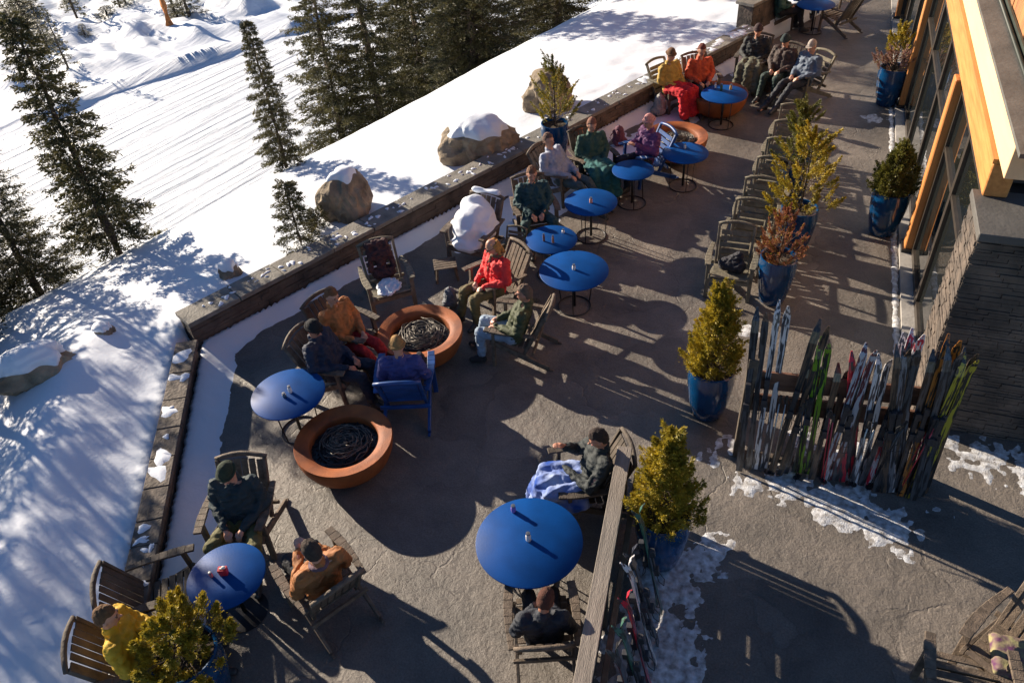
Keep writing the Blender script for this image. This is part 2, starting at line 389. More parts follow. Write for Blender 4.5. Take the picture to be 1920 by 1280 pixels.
# snow lying on the terrace: height fields that dip below the paving where it is bare
DUST = mat('dusty_snow', (.74, .76, .80), .8, 0, 13, .6, 60, col2=(.27, .25, .235), detail=8)
def patch(name, x0, x1, y0, y1, step, fn, label=None):
    xs = np.arange(x0, x1, step); ys = np.arange(y0, y1, step); Xp, Yp = np.meshgrid(xs, ys, indexing='ij'); Zp = fn(Xp, Yp)
    n1, n2 = len(xs), len(ys); ix = np.arange(n1 * n2).reshape(n1, n2)
    Fp = np.stack([ix[:-1, :-1], ix[1:, :-1], ix[1:, 1:], ix[:-1, 1:]], -1).reshape(-1, 4)
    zf = Zp.ravel(); keep = (zf[Fp].max(1) > -0.003); Fp = Fp[keep]
    used = np.unique(Fp); rm = np.zeros(n1 * n2, int); rm[used] = np.arange(len(used))
    V = np.stack([Xp, Yp, np.maximum(Zp, -0.03)], -1).reshape(-1, 3)[used]
    o = np_mesh(name, V, rm[Fp], DUST if name == 'snow_patch' else SNOW, smooth=True); tag(o, kind='structure'); return o
def bank(x, y):
    d1, d2, t = dists(x, y); w2s = sm(-0.5, 0.5, d2 - d1); D = np.maximum(d1 + 0.42, d2 + 0.27)   # 0 at the inner face
    n = fbm(x, y, 1.3, 4, 3); nf = fbm(x, y, 0.22, 4, 8)
    wid = 0.20 + 0.30 * n + 0.22 * w2s + 0.8 * np.exp(-((t - 6.5) / 3.2) ** 2) * (nf > -1) * 0
    h = 0.17 * sm(wid, 0.0, -D + 0.16 * (nf - 0.5)) - 0.006
    h = np.where(-D < wid + 0.3, h, -0.02)
    # thin trampled patches further in
    h2 = (0.80 * np.exp(-(((t - 6.7) / 2.6) ** 2) - ((-D - 1.1) / 0.9) ** 2) + 0.76 * np.exp(-(((t - 11.5) / 3.5) ** 2) - ((-D - 0.9) / 0.6) ** 2) + 0.25 * np.exp(-(((t - 17) / 4) ** 2) - ((-D - 0.4) / 0.5) ** 2)) - (0.18 + 0.62 * fbm(x, y, 0.4, 4, 30))
    h3 = np.clip(h2 * 0.12, -0.02, 0.025)
    r = np.maximum(h, h3) + 0.02 * (nf - 0.5) * (h > 0.01)
    return np.where(D > 0.02, -0.03, r)
patch('snow_bank', -9.3, -1.2, 0.5, 22, 0.05, bank)
spots = [((1225, 1215), .75, .9), ((1330, 1050), .5, .8), ((1250, 1090), .6, .85), ((1200, 1290), .6, .9), ((1420, 1120), .25, .3), ((1330, 860), .35, .7),
         ((1400, 905), .35, .8), ((1480, 905), .5, .9), ((1570, 950), .55, .95), ((1660, 985), .5, .85), ((1600, 870), .6, .85), ((1500, 830), .5, .7), ((1350, 940), .3, .5), ((1740, 950), .4, .55),
         ((1850, 860), .7, .65), ((1980, 900), .8, .7), ((1780, 830), .3, .7), ((1400, 620), .22, .9), ((1370, 830), .3, .7), ((1640, 222), .35, .8), ((1690, 215), .25, .7)]
sp = [(W(*p), r, a) for p, r, a in spots]
def frost(x, y):
    mk = 0
    for p, r, a in sp: mk = np.maximum(mk, a * np.exp(-(((x - p.x) ** 2 + (y - p.y) ** 2) / r ** 2)))
    mk = np.maximum(mk, 0.85 * np.exp(-((x - 2.0) / 0.07) ** 2) * (y > 9.4) * (y < 34))
    nf = fbm(x, y, 0.6, 3, 2) * 0.38 + fbm(x, y, 0.10, 3, 12) * 0.62
    return np.clip((mk * 0.95 - 0.02 - 1.05 * nf) * 0.05 + .002 * (fbm(x, y, .08, 2, 40) - .5), -0.02, 0.022)
patch('snow_patch', -1.4, 4.6, 2.6, 19.5, 0.028, frost)

# ------------------------------------------------------------------ stone walls
def ledger(mb, length, z0, z1, depth, face_y, out, r, x0=0.0, row=0.075, lmin=0.18, lmax=0.55):
    """courses of thin stones along local x on the face y = face_y, looking towards out (+1/-1)"""
    z = z0
    while z < z1 - 0.01:
        h = min(row * r.uniform(0.6, 1.35), z1 - z)
        if z1 - z - h < 0.03: h = z1 - z
        x = x0
        while x < x0 + length - 0.01:
            l = min(r.uniform(lmin, lmax), x0 + length - x)
            pr = r.uniform(0.0, 0.02)
            mb.box((x + l / 2, face_y + out * (pr / 2 - depth / 2), z + h / 2), (l - 0.006, depth + pr, h - 0.006))
            x += l
        z += h
def stone_wall(name, a, ang, length, width, ztop, label, seed, capmat=None, cap_len=1.05, over=0.03, snow=60):
    r = random.Random(seed); root = empty(name, (a[0], a[1], 0), ang, label, 'wall')
    mb = MB(); mb.box((length / 2, -width / 2, (ztop - 0.09) / 2 - 0.2), (length - 0.02, width - 0.12, ztop - 0.09 + 0.4))
    ledger(mb, length, -0.02, ztop - 0.085, 0.06, -width + 0.05, -1, r)
    ledger(mb, length, 0.10, ztop - 0.085, 0.06, -0.05, 1, r)
    mb.build('stonework', LEDGE(), root)
    cp = MB(); x = -0.02
    while x < length:
        l = min(cap_len * r.uniform(0.75, 1.25), length - x + 0.02)
        cp.box((x + l / 2, -width / 2, ztop - 0.04 + r.uniform(-.003, .003)), (l - 0.012, width + 2 * over, 0.08), r.uniform(-.004, .004)); x += l
    cp.build('cap', capmat or SLAB(), root, bevel=0.008)
    sn = MB()
    for i in range(snow):
        cx = r.uniform(0.2, length - 0.1); cy = -width * r.uniform(0.1, 0.9); s = r.uniform(0.02, 0.085) * (1 + 1.6 * (cx > length * 0.72))
        k = 11; ang_ = r.uniform(0, 6.28); el = r.uniform(0.3, 0.8); pts = []
        for j in range(k):
            rr = s * (0.85 + .18 * math.sin(j * 1.7 + i) + r.uniform(-.12, .12)); q = 6.283 * j / k; px_, py_ = rr * math.cos(q), rr * math.sin(q) * el
            pts.append((cx + px_ * math.cos(ang_) - py_ * math.sin(ang_), min(0.02, max(-width - 0.02, cy + px_ * math.sin(ang_) + py_ * math.cos(ang_)))))
        sn.add([(p, q, ztop + 0.001) for p, q in pts] + [(cx + (p - cx) * .6, cy + (q - cy) * .6, ztop + 0.014) for p, q in pts] + [(cx, cy, ztop + .018)],
               [(j, (j + 1) % k, k + (j + 1) % k, k + j) for j in range(k)] + [(k + j, k + (j + 1) % k, 2 * k) for j in range(k)])
    sn.build('snow_crust', SNOW, root, smooth=True)
    return root
# local y points outwards (left of travel), the inner face is at y = -width
stone_wall('stone_wall', A1, math.atan2(U1[1], U1[0]), 16.3, 0.42, 0.60, 'long low grey stone wall with flat cap slabs between terrace and snow slope', 3, snow=150)
# second wall runs from the corner towards the viewer; built from its near end so that +y is outwards
n_end = A2 + U2 * 14
r2 = stone_wall('stone_wall', n_end, math.atan2(-U2[1], -U2[0]), 13.75, 0.27, 0.44, 'lower rough stone wall with snowy cap running from the corner to the bottom edge', 5, capmat=mat('dark_rough_slab', (.13, .105, .085), .85, .45, 6, .9, 22), cap_len=0.5, snow=70)

# ------------------------------------------------------------------ boulders
def boulder(px, py, size, label, seed, cover=0.55, z=None, name='boulder', rz=0.0, cat='boulder', sink=0.35):
    p = hit(px, py); root = empty(name, (p.x, p.y, p.z - size[2] * sink), rz, label, cat)
    bm = bmesh.new(); bmesh.ops.create_icosphere(bm, subdivisions=5, radius=1.0); off = Vector((seed * 5.3, seed * 2.7, 0))
    me = bpy.data.meshes.new('rock'); bm.verts.ensure_lookup_table(); base = [v.co.copy() for v in bm.verts]
    def f(c):
        q = c * 1.1 + off
        d = 1 + 0.42 * noise.noise(q) + 0.16 * (1 - 2 * abs(noise.noise(q * 2.3))) + 0.05 * noise.noise(q * 6) + 0.02 * noise.noise(q * 17)
        return Vector((c.x * d * size[0], c.y * d * size[1], c.z * (0.8 + 0.2 * d) * size[2]))
    for v, b in zip(bm.verts, base): v.co = f(b)
    bm.to_mesh(me); me.materials.append(ROCK()); link(bpy.data.objects.new('rock', me), root)
    nm = [v.co.z for v in bm.verts]
    for v, b in zip(bm.verts, base):
        e = b.z + 0.25 * noise.noise(b * 2.2 + off) - cover
        k = max(-0.05, min(0.055, e * 0.35)); v.co = f(b) * 0.99 + Vector((b.x, b.y, b.z * 1.2)) * k
    me2 = bpy.data.meshes.new('snow_cap'); bm.to_mesh(me2); bm.free(); me2.materials.append(SNOW)
    for mm in (me2,): mm.polygons.foreach_set('use_smooth', [True] * len(mm.polygons))
    link(bpy.data.objects.new('snow_cap', me2), root)
    return root
boulder(655, 402, (0.44, 0.44, 0.64), 'tall brown boulder standing near the middle of the long wall', 1, 0.80, sink=-.42)
boulder(903, 293, (0.68, 0.50, 0.62), 'wide boulder with a thick snow cap close behind the long wall', 2, 0.55, rz=0.5, sink=-.40)
boulder(1030, 200, (0.50, 0.5, 0.60), 'boulder seen behind the slim potted conifer at the wall', 3, 1.0, sink=-.45)
boulder(78, 700, (0.60, 0.32, 0.38), 'long low boulder half buried in snow left of the wall corner', 4, 0.48, rz=0.75, sink=-.25)
boulder(432, 515, (0.20, 0.18, 0.32), 'small pointed stone poking out of the snow behind the wall', 5, 0.7, cat='stone', name='stone', sink=.2)
boulder(195, 622, (0.16, 0.13, 0.12), 'little grey stone beside the half buried boulder', 6, 0.6, cat='stone', name='stone', sink=.1)

# ------------------------------------------------------------------ conifers
def fir_mesh(H, Rb, seed, nb=120, blade=0.13, dens=1.0, lowest=0.06, bare=0.0):
    r = np.random.RandomState(seed); wood = MB(); P = []; D_ = []; Ln = []
    k = 9; tr = [(0.03 * H * 0.3 * (r.rand() - .5) * (i > 0), 0.03 * H * 0.3 * (r.rand() - .5) * (i > 0), H * i / (k - 1)) for i in range(k)]
    wood.tube(tr, [max(0.008, 0.019 * H * (1 - i / (k - 1)) ** 0.9 + .006) for i in range(k)], 7)
    for b in range(nb):
        u = (b + r.rand()) / nb; z = H * (lowest + (0.985 - lowest) * u ** 0.92)
        L = Rb * (1 - z / H) ** 0.80 * r.uniform(0.62, 1.12) + 0.05 * Rb
        if r.rand() < 0.08: L *= 0.5
        az = b * 2.39996 + r.uniform(-.4, .4); dirv = np.array([math.cos(az), math.sin(az), 0]); sag = r.uniform(0.10, 0.34) * (1.15 - u); rise = 0.12 + 0.55 * u
        n = max(4, int(L / 0.12)); pts = []
        for i in range(n + 1):
            q = i / n; pts.append(dirv * L * q + np.array([0, 0, z + L * (rise * q * 0.5 - sag * 1.9 * q * q + sag * 0.9 * q ** 3)]))
        wood.tube(pts[::max(1, n // 4)] + [pts[-1]], [max(.004, 0.012 * L * (1 - j / 6)) for j in range(len(pts[::max(1, n // 4)]) + 1)], 4)
        side = np.array([-dirv[1], dirv[0], 0])
        m_ = int(max(8, L / 0.052) * dens)
        for i in range(m_):
            q = r.uniform(0.12 + bare, 1.0); bp_ = np.array([np.interp(q * n, range(n + 1), [p[c] for p in pts]) for c in range(3)])
            sgn = 1 if r.rand() < .5 else -1; tl = (0.10 + 0.30 * L * (1 - q) ** 0.7 + 0.05) * r.uniform(.6, 1.1); tl = min(tl, 0.75)
            td = dirv * r.uniform(.5, .9) + side * sgn * r.uniform(.5, 1.1) + np.array([0, 0, r.uniform(-.42, .08)]); td /= np.linalg.norm(td)
            kb = max(3, int(tl / blade * 3.4 * dens))
            qq = r.rand(kb, 1); P.append(bp_ + td * tl * qq + r.normal(0, 0.012, (kb, 3))); dd = td + r.normal(0, 0.42, (kb, 3)); dd /= np.linalg.norm(dd, axis=1)[:, None]
            D_.append(dd); Ln.append(blade * r.uniform(.6, 1.25, kb))
    P = np.concatenate(P); D_ = np.concatenate(D_); Ln = np.concatenate(Ln)
    return wood, blades(P, D_, Ln, 0.30, r)
def blades(P, D_, Ln, ratio, r):
    rv = r.normal(0, 1, D_.shape); side = np.cross(D_, rv); side /= np.linalg.norm(side, axis=1)[:, None] + 1e-9
    wv = side * (Ln * ratio / 2)[:, None]; L = D_ * Ln[:, None]
    V = np.stack([P - wv * .35, P + L * .5 - wv, P + L, P + L * .5 + wv], 1).reshape(-1, 3)
    return V, np.arange(len(V)).reshape(-1, 4)
def fir(p, H, Rb, seed, label, group=None, nb=120, blade=.13, dens=1.0, cat='fir tree', rz=0, lowest=.06, src=None, name='fir_tree', snow=0):
    root = empty(name, p, rz, label, cat, group)
    if src:
        for ch in [x for x in bpy.data.objects if x.parent == src[0]]:
            c = ch.copy(); C.objects.link(c); c.parent = root; c.scale = (Rb / src[2],) * 2 + (H / src[1],)
        return root
    wood, (V, Fc) = fir_mesh(H, Rb, seed, nb, blade, dens, lowest)
    wood.build('trunk', BARK(), root, smooth=True); np_mesh('crown', V, Fc, FIRN(), root)
    if snow:
        r = random.Random(seed); mb = MB()
        for i in range(snow):
            a = r.uniform(-2.0, 0.6); q = r.uniform(.35, .95); zz = H * r.uniform(.04, .2); rr = Rb * q * .8
            mb.ball((rr * math.cos(a), rr * math.sin(a), zz), (r.uniform(.1, .3), r.uniform(.1, .3), .05), 8, 5)
        mb.build('snow_load', SNOW, root, smooth=True)
    return root
def foot(px, py, zr):
    p = W(px, py, zr); return (p.x, p.y, float(terr(p.x, p.y)) - .15)
def tree_at(px, py, back=0.5, drop=0.0):
    """foot of a tree just behind the crest seen at this pixel"""
    d = ROT @ np.array([px - PX, -(py - PY), -FPX]); d = d / np.linalg.norm(d)
    ts_ = np.arange(5, 200, 0.05); X = d[0] * ts_; Y = d[1] * ts_; Zr = CAMH + d[2] * ts_; g = Zr - terr(X, Y)
    dd1, dd2, tt = dists(X, Y); DD = np.maximum(dd1, dd2); ok = DD > 2.0
    g = np.where(ok, g, 99); k = np.argmin(np.where(DD < 8, g, 99)); x, y = X[k] + d[0] * back * 1.2, Y[k] + d[1] * back * 1.2
    return (x, y, float(terr(x, y)) - 0.1 - drop)
G = 'tall firs behind the snow crest'
f0 = fir(tree_at(226, 480, .3), 5.0, 1.08, 11, 'slender fir with a bare pointed top at the upper left, foot at the snow crest', G, 125, .08, 1.8, snow=0)
f1 = fir(foot(644, 262, -6.0), 10.5, 2.6, 12, 'big dense fir, leftmost of the close row above the snow crest', G, 165, .11, 1.35)
f2 = fir(foot(713, 222, -5.2), 11, 2.6, 13, 'tall dark fir, second from the left in the close row', G, 180, .11, 1.3)
S0 = (f0, 5.0, 1.08); S1 = (f1, 10.5, 2.6); S2 = (f2, 11, 2.6)
fir(foot(793, 169, -5.2), 10.5, 2.6, 0, 'tall dark fir, third from the left in the close row', G, src=S1, rz=1.3)
fir(foot(893, 126, -2.2), 8.4, 2.4, 0, 'broad dark fir whose foot meets the blue shadow on the snow', G, src=S2, rz=2.2)
fir(foot(968, 72, -5.0), 9.5, 2.1, 0, 'fir behind the crest, second from the right end of the row', G, src=S1, rz=3.9)
fir(foot(1040, 40, -3.2), 8.5, 1.9, 0, 'rightmost fir of the row at the top edge', G, src=S2, rz=0.7)
fir(tree_at(540, 322, 0.0), 3.5, .62, 0, 'thin young fir left of the close row', G, src=S0, rz=2.0)
fir(foot(760, 130, -7.5), 11, 2.0, 0, 'fir in the second rank between the second and third trunks', G, src=S1, rz=0.4)
fir(foot(850, 95, -7.0), 11, 2.3, 0, 'fir in the second rank left of the broad dark fir', G, src=S2, rz=1.7)
fir(tree_at(80, 560, .8), 4.4, 1.2, 0, 'fir cut by the left edge, lower left of the slender fir', G, src=S2, rz=5.0)
fir(tree_at(-30, 625, 0.8), 4.8, 1.5, 0, 'fir leaning out of the left edge lowest of the left trees', G, src=S1, rz=4.2)
# trees outside the frame that throw the long shadows
for i, (x, y, h_, rb, s_) in enumerate([(-17.2, 6.4, 8.0, 2.1, S1), (-16.2, 3.6, 7.4, 2.0, S2), (-15.6, 1.2, 7.0, 2.0, S1), (-13.7, 6.1, 5.3, 1.9, S2), (-13.1, 4.3, 5.2, 1.9, S1), (-12.5, 2.4, 5.2, 1.9, S2), (-11.8, .5, 5.0, 1.9, S1), (-8.9, 28.6, 9.0, 2.2, S2), (-6.5, 32.0, 9.0, 2.2, S1), (-11.5, 26.0, 8.0, 1.9, S1), (-4.5, 36, 9.5, 2.4, S2)]):
    fir((x, y, float(terr(x, y)) - .1), h_, rb, 0, 'fir tree standing on the snow slope outside the left of the view' if x < -15 else 'fir tree standing behind the crest beyond the top of the view', 'firs beyond the frame', src=s_, rz=i * 1.1)
# sapling behind the wall and far shrubs
p = hit(566, 462); fir((p.x, p.y, p.z - .05), 1.4, 0.45, 31, 'little fir sapling standing right behind the long wall', None, 42, .06, 1.5, cat='sapling', name='fir_sapling')
p = hit(596, 428); fir((p.x, p.y, p.z - .03), 0.45, 0.28, 32, 'tiny brown twiggy shrub beside the fir sapling', None, 18, .05, 1.4, cat='shrub', name='shrub')
GS = 'shrubs and stumps on the far slope'
q_ = [((145, 35), 3.2, .55, 'dark upright shrub at the top left, tallest on the far slope'), ((128, 128), 2.2, .4, 'crooked dark shrub below the tallest one on the far slope'),
      ((225, 14), 2.0, .5, 'bushy shrub at the top edge left of the stump'), ((50, 40), 2.0, .9, 'wide low shrub nearest the top left corner'), ((12, 62), 1.4, .8, 'low dark shrub on the left edge of the far slope'),
      ((328, 25), 2.0, .6, 'thin shrub at the top edge right of the stump'), ((92, 98), 1.2, .7, 'small shrub left of the crooked dark one'), ((355, 30), 1.6, .8, 'olive shrub at the top edge farthest right'),
      ((60, 72), 1.3, .7, 'straggly low shrub right of the bare fir top')]
fs_ = None
for i, (pp, hh, rr, lb) in enumerate(q_):
    p = hit(*pp); hh *= 2.0; rr *= 2.2
    if fs_ is None:
        fs_ = fir((p.x, p.y, p.z - .1), hh, rr, 41, lb, GS, 40, .22, 1.0, cat='shrub', name='shrub'); SS = (fs_, hh, rr)
    else: fir((p.x, p.y, p.z - .1), hh, rr, 0, lb, GS, src=SS, rz=i, cat='shrub', name='shrub')
gr_ = random.Random(12)
for i in range(16):
    p = hit(gr_.uniform(-5, 340), gr_.uniform(-5, 60 + 90 * gr_.random() ** 2))
    if (p.x * 0 + p.y) > 0: fir((p.x, p.y, p.z - .25), gr_.uniform(.9, 2.0), gr_.uniform(.8, 1.6), 0, 'one of the small scrubby bushes scattered over the far snow at the upper left', 'scrubby bushes on the far slope', src=SS, rz=gr_.uniform(0, 6), cat='shrub', name='shrub')
p = hit(318, 47); st = MB(); st.tube([(0, 0, -.1), (.05, 0, 1.4), (-.05, .08, 3.0)], [.34, .24, .06], 8)
tag(st.build('tree_stump', mat('broken_wood', (0.45, 0.17, 0.05), .8, .4, 6), loc=p, smooth=True), 'splintered orange brown stump on the far slope near the top edge', 'stump')

# ------------------------------------------------------------------ lodge
lodge = empty('lodge_building', (2.1, 9.5, 0), 0, 'timber and glass lodge with stone corner pillar along the right side of the terrace', 'building')
LX, LY = 2.1, 9.5
def lp(x, y, z): return (x - LX, y - LY, z)
pil = MB(); pil.box(lp(4.24, 9.14, 1.5), (4.1, 0.86, 2.99)); rr_ = random.Random(9)
lg = MB(); ledger(lg, 6.3, -.02, 3.0, .08, 0, -1, rr_, row=.05, lmin=.12, lmax=.5)
pil.add([(x + 2.14 - LX, y + 8.66 - LY, z) for x, y, z in lg.v], lg.f)
lg = MB(); ledger(lg, .86, -.02, 3.0, .08, 0, 1, rr_, row=.05, lmin=.12, lmax=.4)
pil.add([(2.14 - y - LX, 8.66 + x - LY, z) for x, y, z in lg.v], lg.f)
pil.build('stone_pillar', LEDGE(), lodge)
cp = MB(); cp.box(lp(2.53, 9.02, 3.05), (0.86, 1.02, 0.10)); cp.box(lp(5.76, 8.95, 3.04), (5.58, 0.80, 0.10)); cp.build('cap', mat('smooth_cap', (0.095, 0.088, .08), .7, .2, 2.5, .3, 20), lodge, bevel=.01)
YE = 42.0
bmx = MB(); bmx.box(lp(2.32, (9.36 + YE) / 2, 3.31), (0.26, YE - 9.36, 0.41)); bmx.build('beam', TIMBER(), lodge, bevel=.012)
b2 = MB(); b2.box(lp(2.35, (9.36 + YE) / 2, 3.547), (0.34, YE - 9.36, 0.06)); b2.build('trim', mat('amber_trim', (.44, .20, .05), .6, .2, 3, stretch=(6, .5, 6)), lodge)
b3 = MB(); b3.box(lp(2.36, (8.9 + YE) / 2, 3.775), (0.26, YE - 8.9, 0.39)); b3.build('fascia', mat('cream_fascia', (.80, .52, .29), .6, .06, 2.0, .1, 20, stretch=(4, .4, 4)), lodge, bevel=.006)
rf = MB(); rf.box(lp(2.375, (8.6 + YE) / 2, 4.0), (0.31, YE - 8.6, 0.05)); rf.build('roof', mat('grey_roof_membrane', (.115, .11, .10), .85, .25, 1.5, .4, 14), lodge)
gt = MB(); gt.tube([lp(2.50, 8.6, 4.05), lp(2.50, YE, 4.05)], .028, 8); gt.build('gutter', mat('dark_green_metal', (.035, .045, .035), .5, .3, 3), lodge, smooth=True)
uw = MB(); yy = 8.0; r_ = random.Random(4)
while yy < YE:
    wdt = .20; uw.box(lp(2.63 + r_.uniform(0, .012), yy + wdt / 2, 5.6), (.10, wdt - .012, 3.4)); yy += wdt
uw.build('plank_wall', mat('plank_siding', (.50, .21, .065), .7, 0, 2.2, .5, 12, col2=(.20, .09, .04), stretch=(2, 2, .35)), lodge)
uf = MB(); uf.box(lp(2.56, 25, 4.06), (.03, 33, .10)); uf.build('trim', mat('dark_green_metal', (.035, .045, .035), .5, .3, 3), lodge)
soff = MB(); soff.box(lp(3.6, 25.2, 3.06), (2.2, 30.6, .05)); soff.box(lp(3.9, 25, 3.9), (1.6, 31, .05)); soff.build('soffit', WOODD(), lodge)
for i, yq in enumerate((12.95, 18.9, 24.9, 30.9)):
    pm = MB(); pm.box(lp(2.24, yq, 1.545), (0.22, 0.26, 3.09)); pm.build('post', TIMBERV(), lodge, bevel=.015)
    pm = MB(); pm.box(lp(2.24, yq, 0.06), (0.30, 0.34, 0.12)); pm.build('post_base', METAL(), lodge)
gl = mat_glass(); fr_ = mat('dark_window_frame', (.04, .032, .026), .4, .2, 6)
segs = [9.75, 11.3, 12.80, 13.1, 15.0, 16.9, 18.77, 19.04, 21, 23, 24.8, 25.05, 27, 29, 30.8]
for a, b in zip(segs[:-1], segs[1:]):
    if b - a < .5: continue
    fm = MB()
    for yq in (a + .035, b - .035): fm.box(lp(2.30, yq, 1.5), (.10, .07, 3.0))
    for zq, hh in ((.09, .18), (2.05, .07), (2.98, .12)): fm.box(lp(2.30, (a + b) / 2, zq), (.09, b - a - .14, hh))
    wn = fm.build('window', fr_, lodge)
    pm = MB(); pm.box(lp(2.31, (a + b) / 2, 1.55), (.02, b - a - .12, 2.95)); pm.build('pane', gl, wn)
sl = MB(); sl.box(lp(2.25, 24, .03), (.36, 29, .06)); sl.build('sill', mat('concrete_sill', (.32, .30, .28), .8, .2, 4, .3, 20), lodge)
# room behind the glass is dark
rm_ = MB(); rm_.box(lp(6, 24, 1.5), (7.2, 29.5, 2.95)); rm_.build('wall', mat('dark_interior', (.03, .025, .02), .9), lodge)

# stone pier at the far end of the long wall
pr = empty('stone_pier', (-1.75, 22.5, 0), math.atan2(U1[1], U1[0]), 'stone pier ending the long wall at the top edge, beside a blue pot', 'pier')
pm = MB(); pm.box((.55, 0, .48), (1.15, .45, .98)); ledger(pm, 1.2, 0, .98, .06, -.22, -1, random.Random(2)); ledger(pm, 1.2, 0, .98, .06, .22, 1, random.Random(3))
lg = MB(); ledger(lg, .44, 0, .98, .06, 0, 1, random.Random(5)); pm.add([(-y, x - .22, z) for x, y, z in lg.v], lg.f)
pm.build('stonework', LEDGE(), pr); cq = MB(); cq.box((.55, 0, 1.02), (1.3, .56, .08)); cq.build('cap', SLAB(), pr, bevel=.008)

# ------------------------------------------------------------------ pots and their conifers
def pot(px, py, label, h=.86, r=.31, name='planter_pot'):
    p = W(px, py); root = empty(name, p, rnd.uniform(0, 6), label, 'planter', 'blue glazed pots')
    mb = MB(); mb.lathe([(r * .62, 0), (r * .70, .03), (r * .86, h * .3), (r * .98, h * .62), (r * 1.02, h * .82), (r * .98, h * .95), (r * 1.0, h), (r * .94, h + .008), (r * .89, h), (r * .88, h - .09)], 44)
    mb.disc((0, 0, .004), r * .62, 44); mb.build('pot', GLAZE(), root, smooth='auto')
    sd = MB(); sd.disc((0, 0, h - .07), r * .90, 32); sd.build('soil', SOIL(), root)
    return p + Vector((0, 0, h - .08))
def conifer(p, h, r, seed, label, mm, n=9000, top=0.8, blade=.05, loose=0.0, cat='conifer', extra=None, group='conifers in blue pots', name='potted_conifer'):
    root = empty(name, p, 0, label, cat, group); g = np.random.RandomState(seed)
    wd = MB(); wd.tube([(0, 0, -.02), (.01, 0, h * .5), (0, .01, h * .93)], [.022, .015, .004], 6)
    Pp, Dp, Lp = [], [], []
    nc = 230 if not loose else 75
    for i in range(nc):
        u = g.rand() ** 1.25; az = g.uniform(0, 6.283); rr = r * (1 - u) ** top * g.uniform(.35, 1.12 + loose) * (0.75 + .25 * math.sin(min(1, u * 8) * 1.57))
        z0 = h * (.03 + u * .86); c = np.array([rr * math.cos(az), rr * math.sin(az), z0])
        out = np.array([math.cos(az), math.sin(az), 0]); sl_ = h * (.08 + .11 * g.rand()) * (1.3 if loose else 1)
        dr = out * (.55 + loose * .4) + np.array([0, 0, 1.0]) + g.normal(0, .15, 3); dr /= np.linalg.norm(dr)
        wd.tube([np.array([0, 0, max(0, z0 - .1)]), c], [.006, .003], 3)
        wd.tube([c, c + dr * sl_ * .9], [.003, .0015], 3)
        k = int(n / nc); q = g.rand(k, 1)
        Pp.append(c + dr * sl_ * q + g.normal(0, 1, (k, 3)) * (r * .11 * (1.05 - q)) * (0.6 if loose else 1)); d = dr + out * .5 + g.normal(0, .65, (k, 3)); d /= np.linalg.norm(d, axis=1)[:, None]
        Dp.append(d); Lp.append(blade * g.uniform(.6, 1.3, k))
    k = int(n * .05); q = g.rand(k, 1); Pp.append(np.array([0, 0, h * .78]) + np.array([0, 0, h * .22]) * q + g.normal(0, .018, (k, 3)) * (1.2 - q)); d = np.array([0, 0, 1.]) + g.normal(0, .5, (k, 3)); Dp.append(d / np.linalg.norm(d, axis=1)[:, None]); Lp.append(np.full(k, blade))
    V, Fc = blades(np.concatenate(Pp), np.concatenate(Dp), np.concatenate(Lp), .34, g)
    mats = [mm]; mi = None
    if extra:
        mats = [mm, extra[0]]; mi = (g.rand(len(Fc)) < extra[1]).astype(int)
        cc = V.reshape(-1, 4, 3).mean(1); mi = ((cc[:, 2] < h * extra[2]) & (g.rand(len(Fc)) < extra[1])).astype(int)
    wd.build('trunk', BARK(), root, smooth=True); np_mesh('crown', V, Fc, mats, root, mi=mi)
    return root
t_ = pot(1325, 772, 'blue pot left of the ski rack, holding a full golden conifer'); conifer(t_, 1.45, .37, 1, 'full golden green conifer in the pot left of the ski rack', THUJA(), 30000, 1.15, .042)
t_ = pot(1236, 1045, 'dark blue pot against the wooden screen, snow around its foot'); conifer(t_, 1.45, .39, 2, 'bushy golden conifer in the pot against the wooden screen', THUJA(), 30000, 1.15, .042)
t_ = pot(1446, 562, 'blue pot with a rusty dry shrub at the near end of the chair row', r=.29); conifer(t_, .95, .30, 3, 'rusty brown dried shrub at the near end of the chair row', RUSTY(), 11000, .7, .032, .35, cat='shrub', extra=(THUJA(), .12, .9))
t_ = pot(1485, 468, 'blue pot mostly hidden behind the rusty dry shrub'); conifer(t_, 1.55, .40, 4, 'loose yellow green conifer with tall open sprigs beside the chair row', THUJA(), 15000, .6, .045, .45)
t_ = pot(1478, 380, 'blue pot hidden among the long row of chairs'); conifer(t_, 1.25, .30, 14, 'yellow green sprigs rising over the middle of the chair row', GREENC(), 12000, .6, .045, .45)
t_ = pot(1652, 435, 'bright blue pot by the window with a dark green conifer'); conifer(t_, .98, .37, 5, 'compact dark green conifer in the pot by the window', GREENC(), 22000, .75, .042)
t_ = pot(1660, 195, 'blue pot by the window with a pink and gold shrub'); conifer(t_, 1.05, .36, 6, 'gold topped shrub with pale pink dry foliage by the farther window post', THUJA(), 12000, .8, .04, .2, cat='shrub', extra=(PINKY(), .92, .48))
t_ = pot(1418, 42, 'tall blue pot at the stone pier on the top edge', h=.95, r=.33); conifer(t_, 1.0, .36, 7, 'yellowish conifer in the pot at the stone pier, top edge', THUJA(), 6000)
t_ = pot(1042, 300, 'blue pot against the long wall behind the seated guests', r=.29); conifer(t_, 1.50, .33, 8, 'slim see-through conifer with a long pointed tip against the long wall', GREENC(), 8000, .55, .045, .25, extra=(THUJA(), .5, .85))
t_ = pot(395, 1300, 'blue pot at the bottom edge almost hidden by its conifer', r=.33); conifer(t_, .72, .48, 9, 'wide spreading golden green conifer at the bottom left edge', THUJA(), 30000, .5, .042, .14)

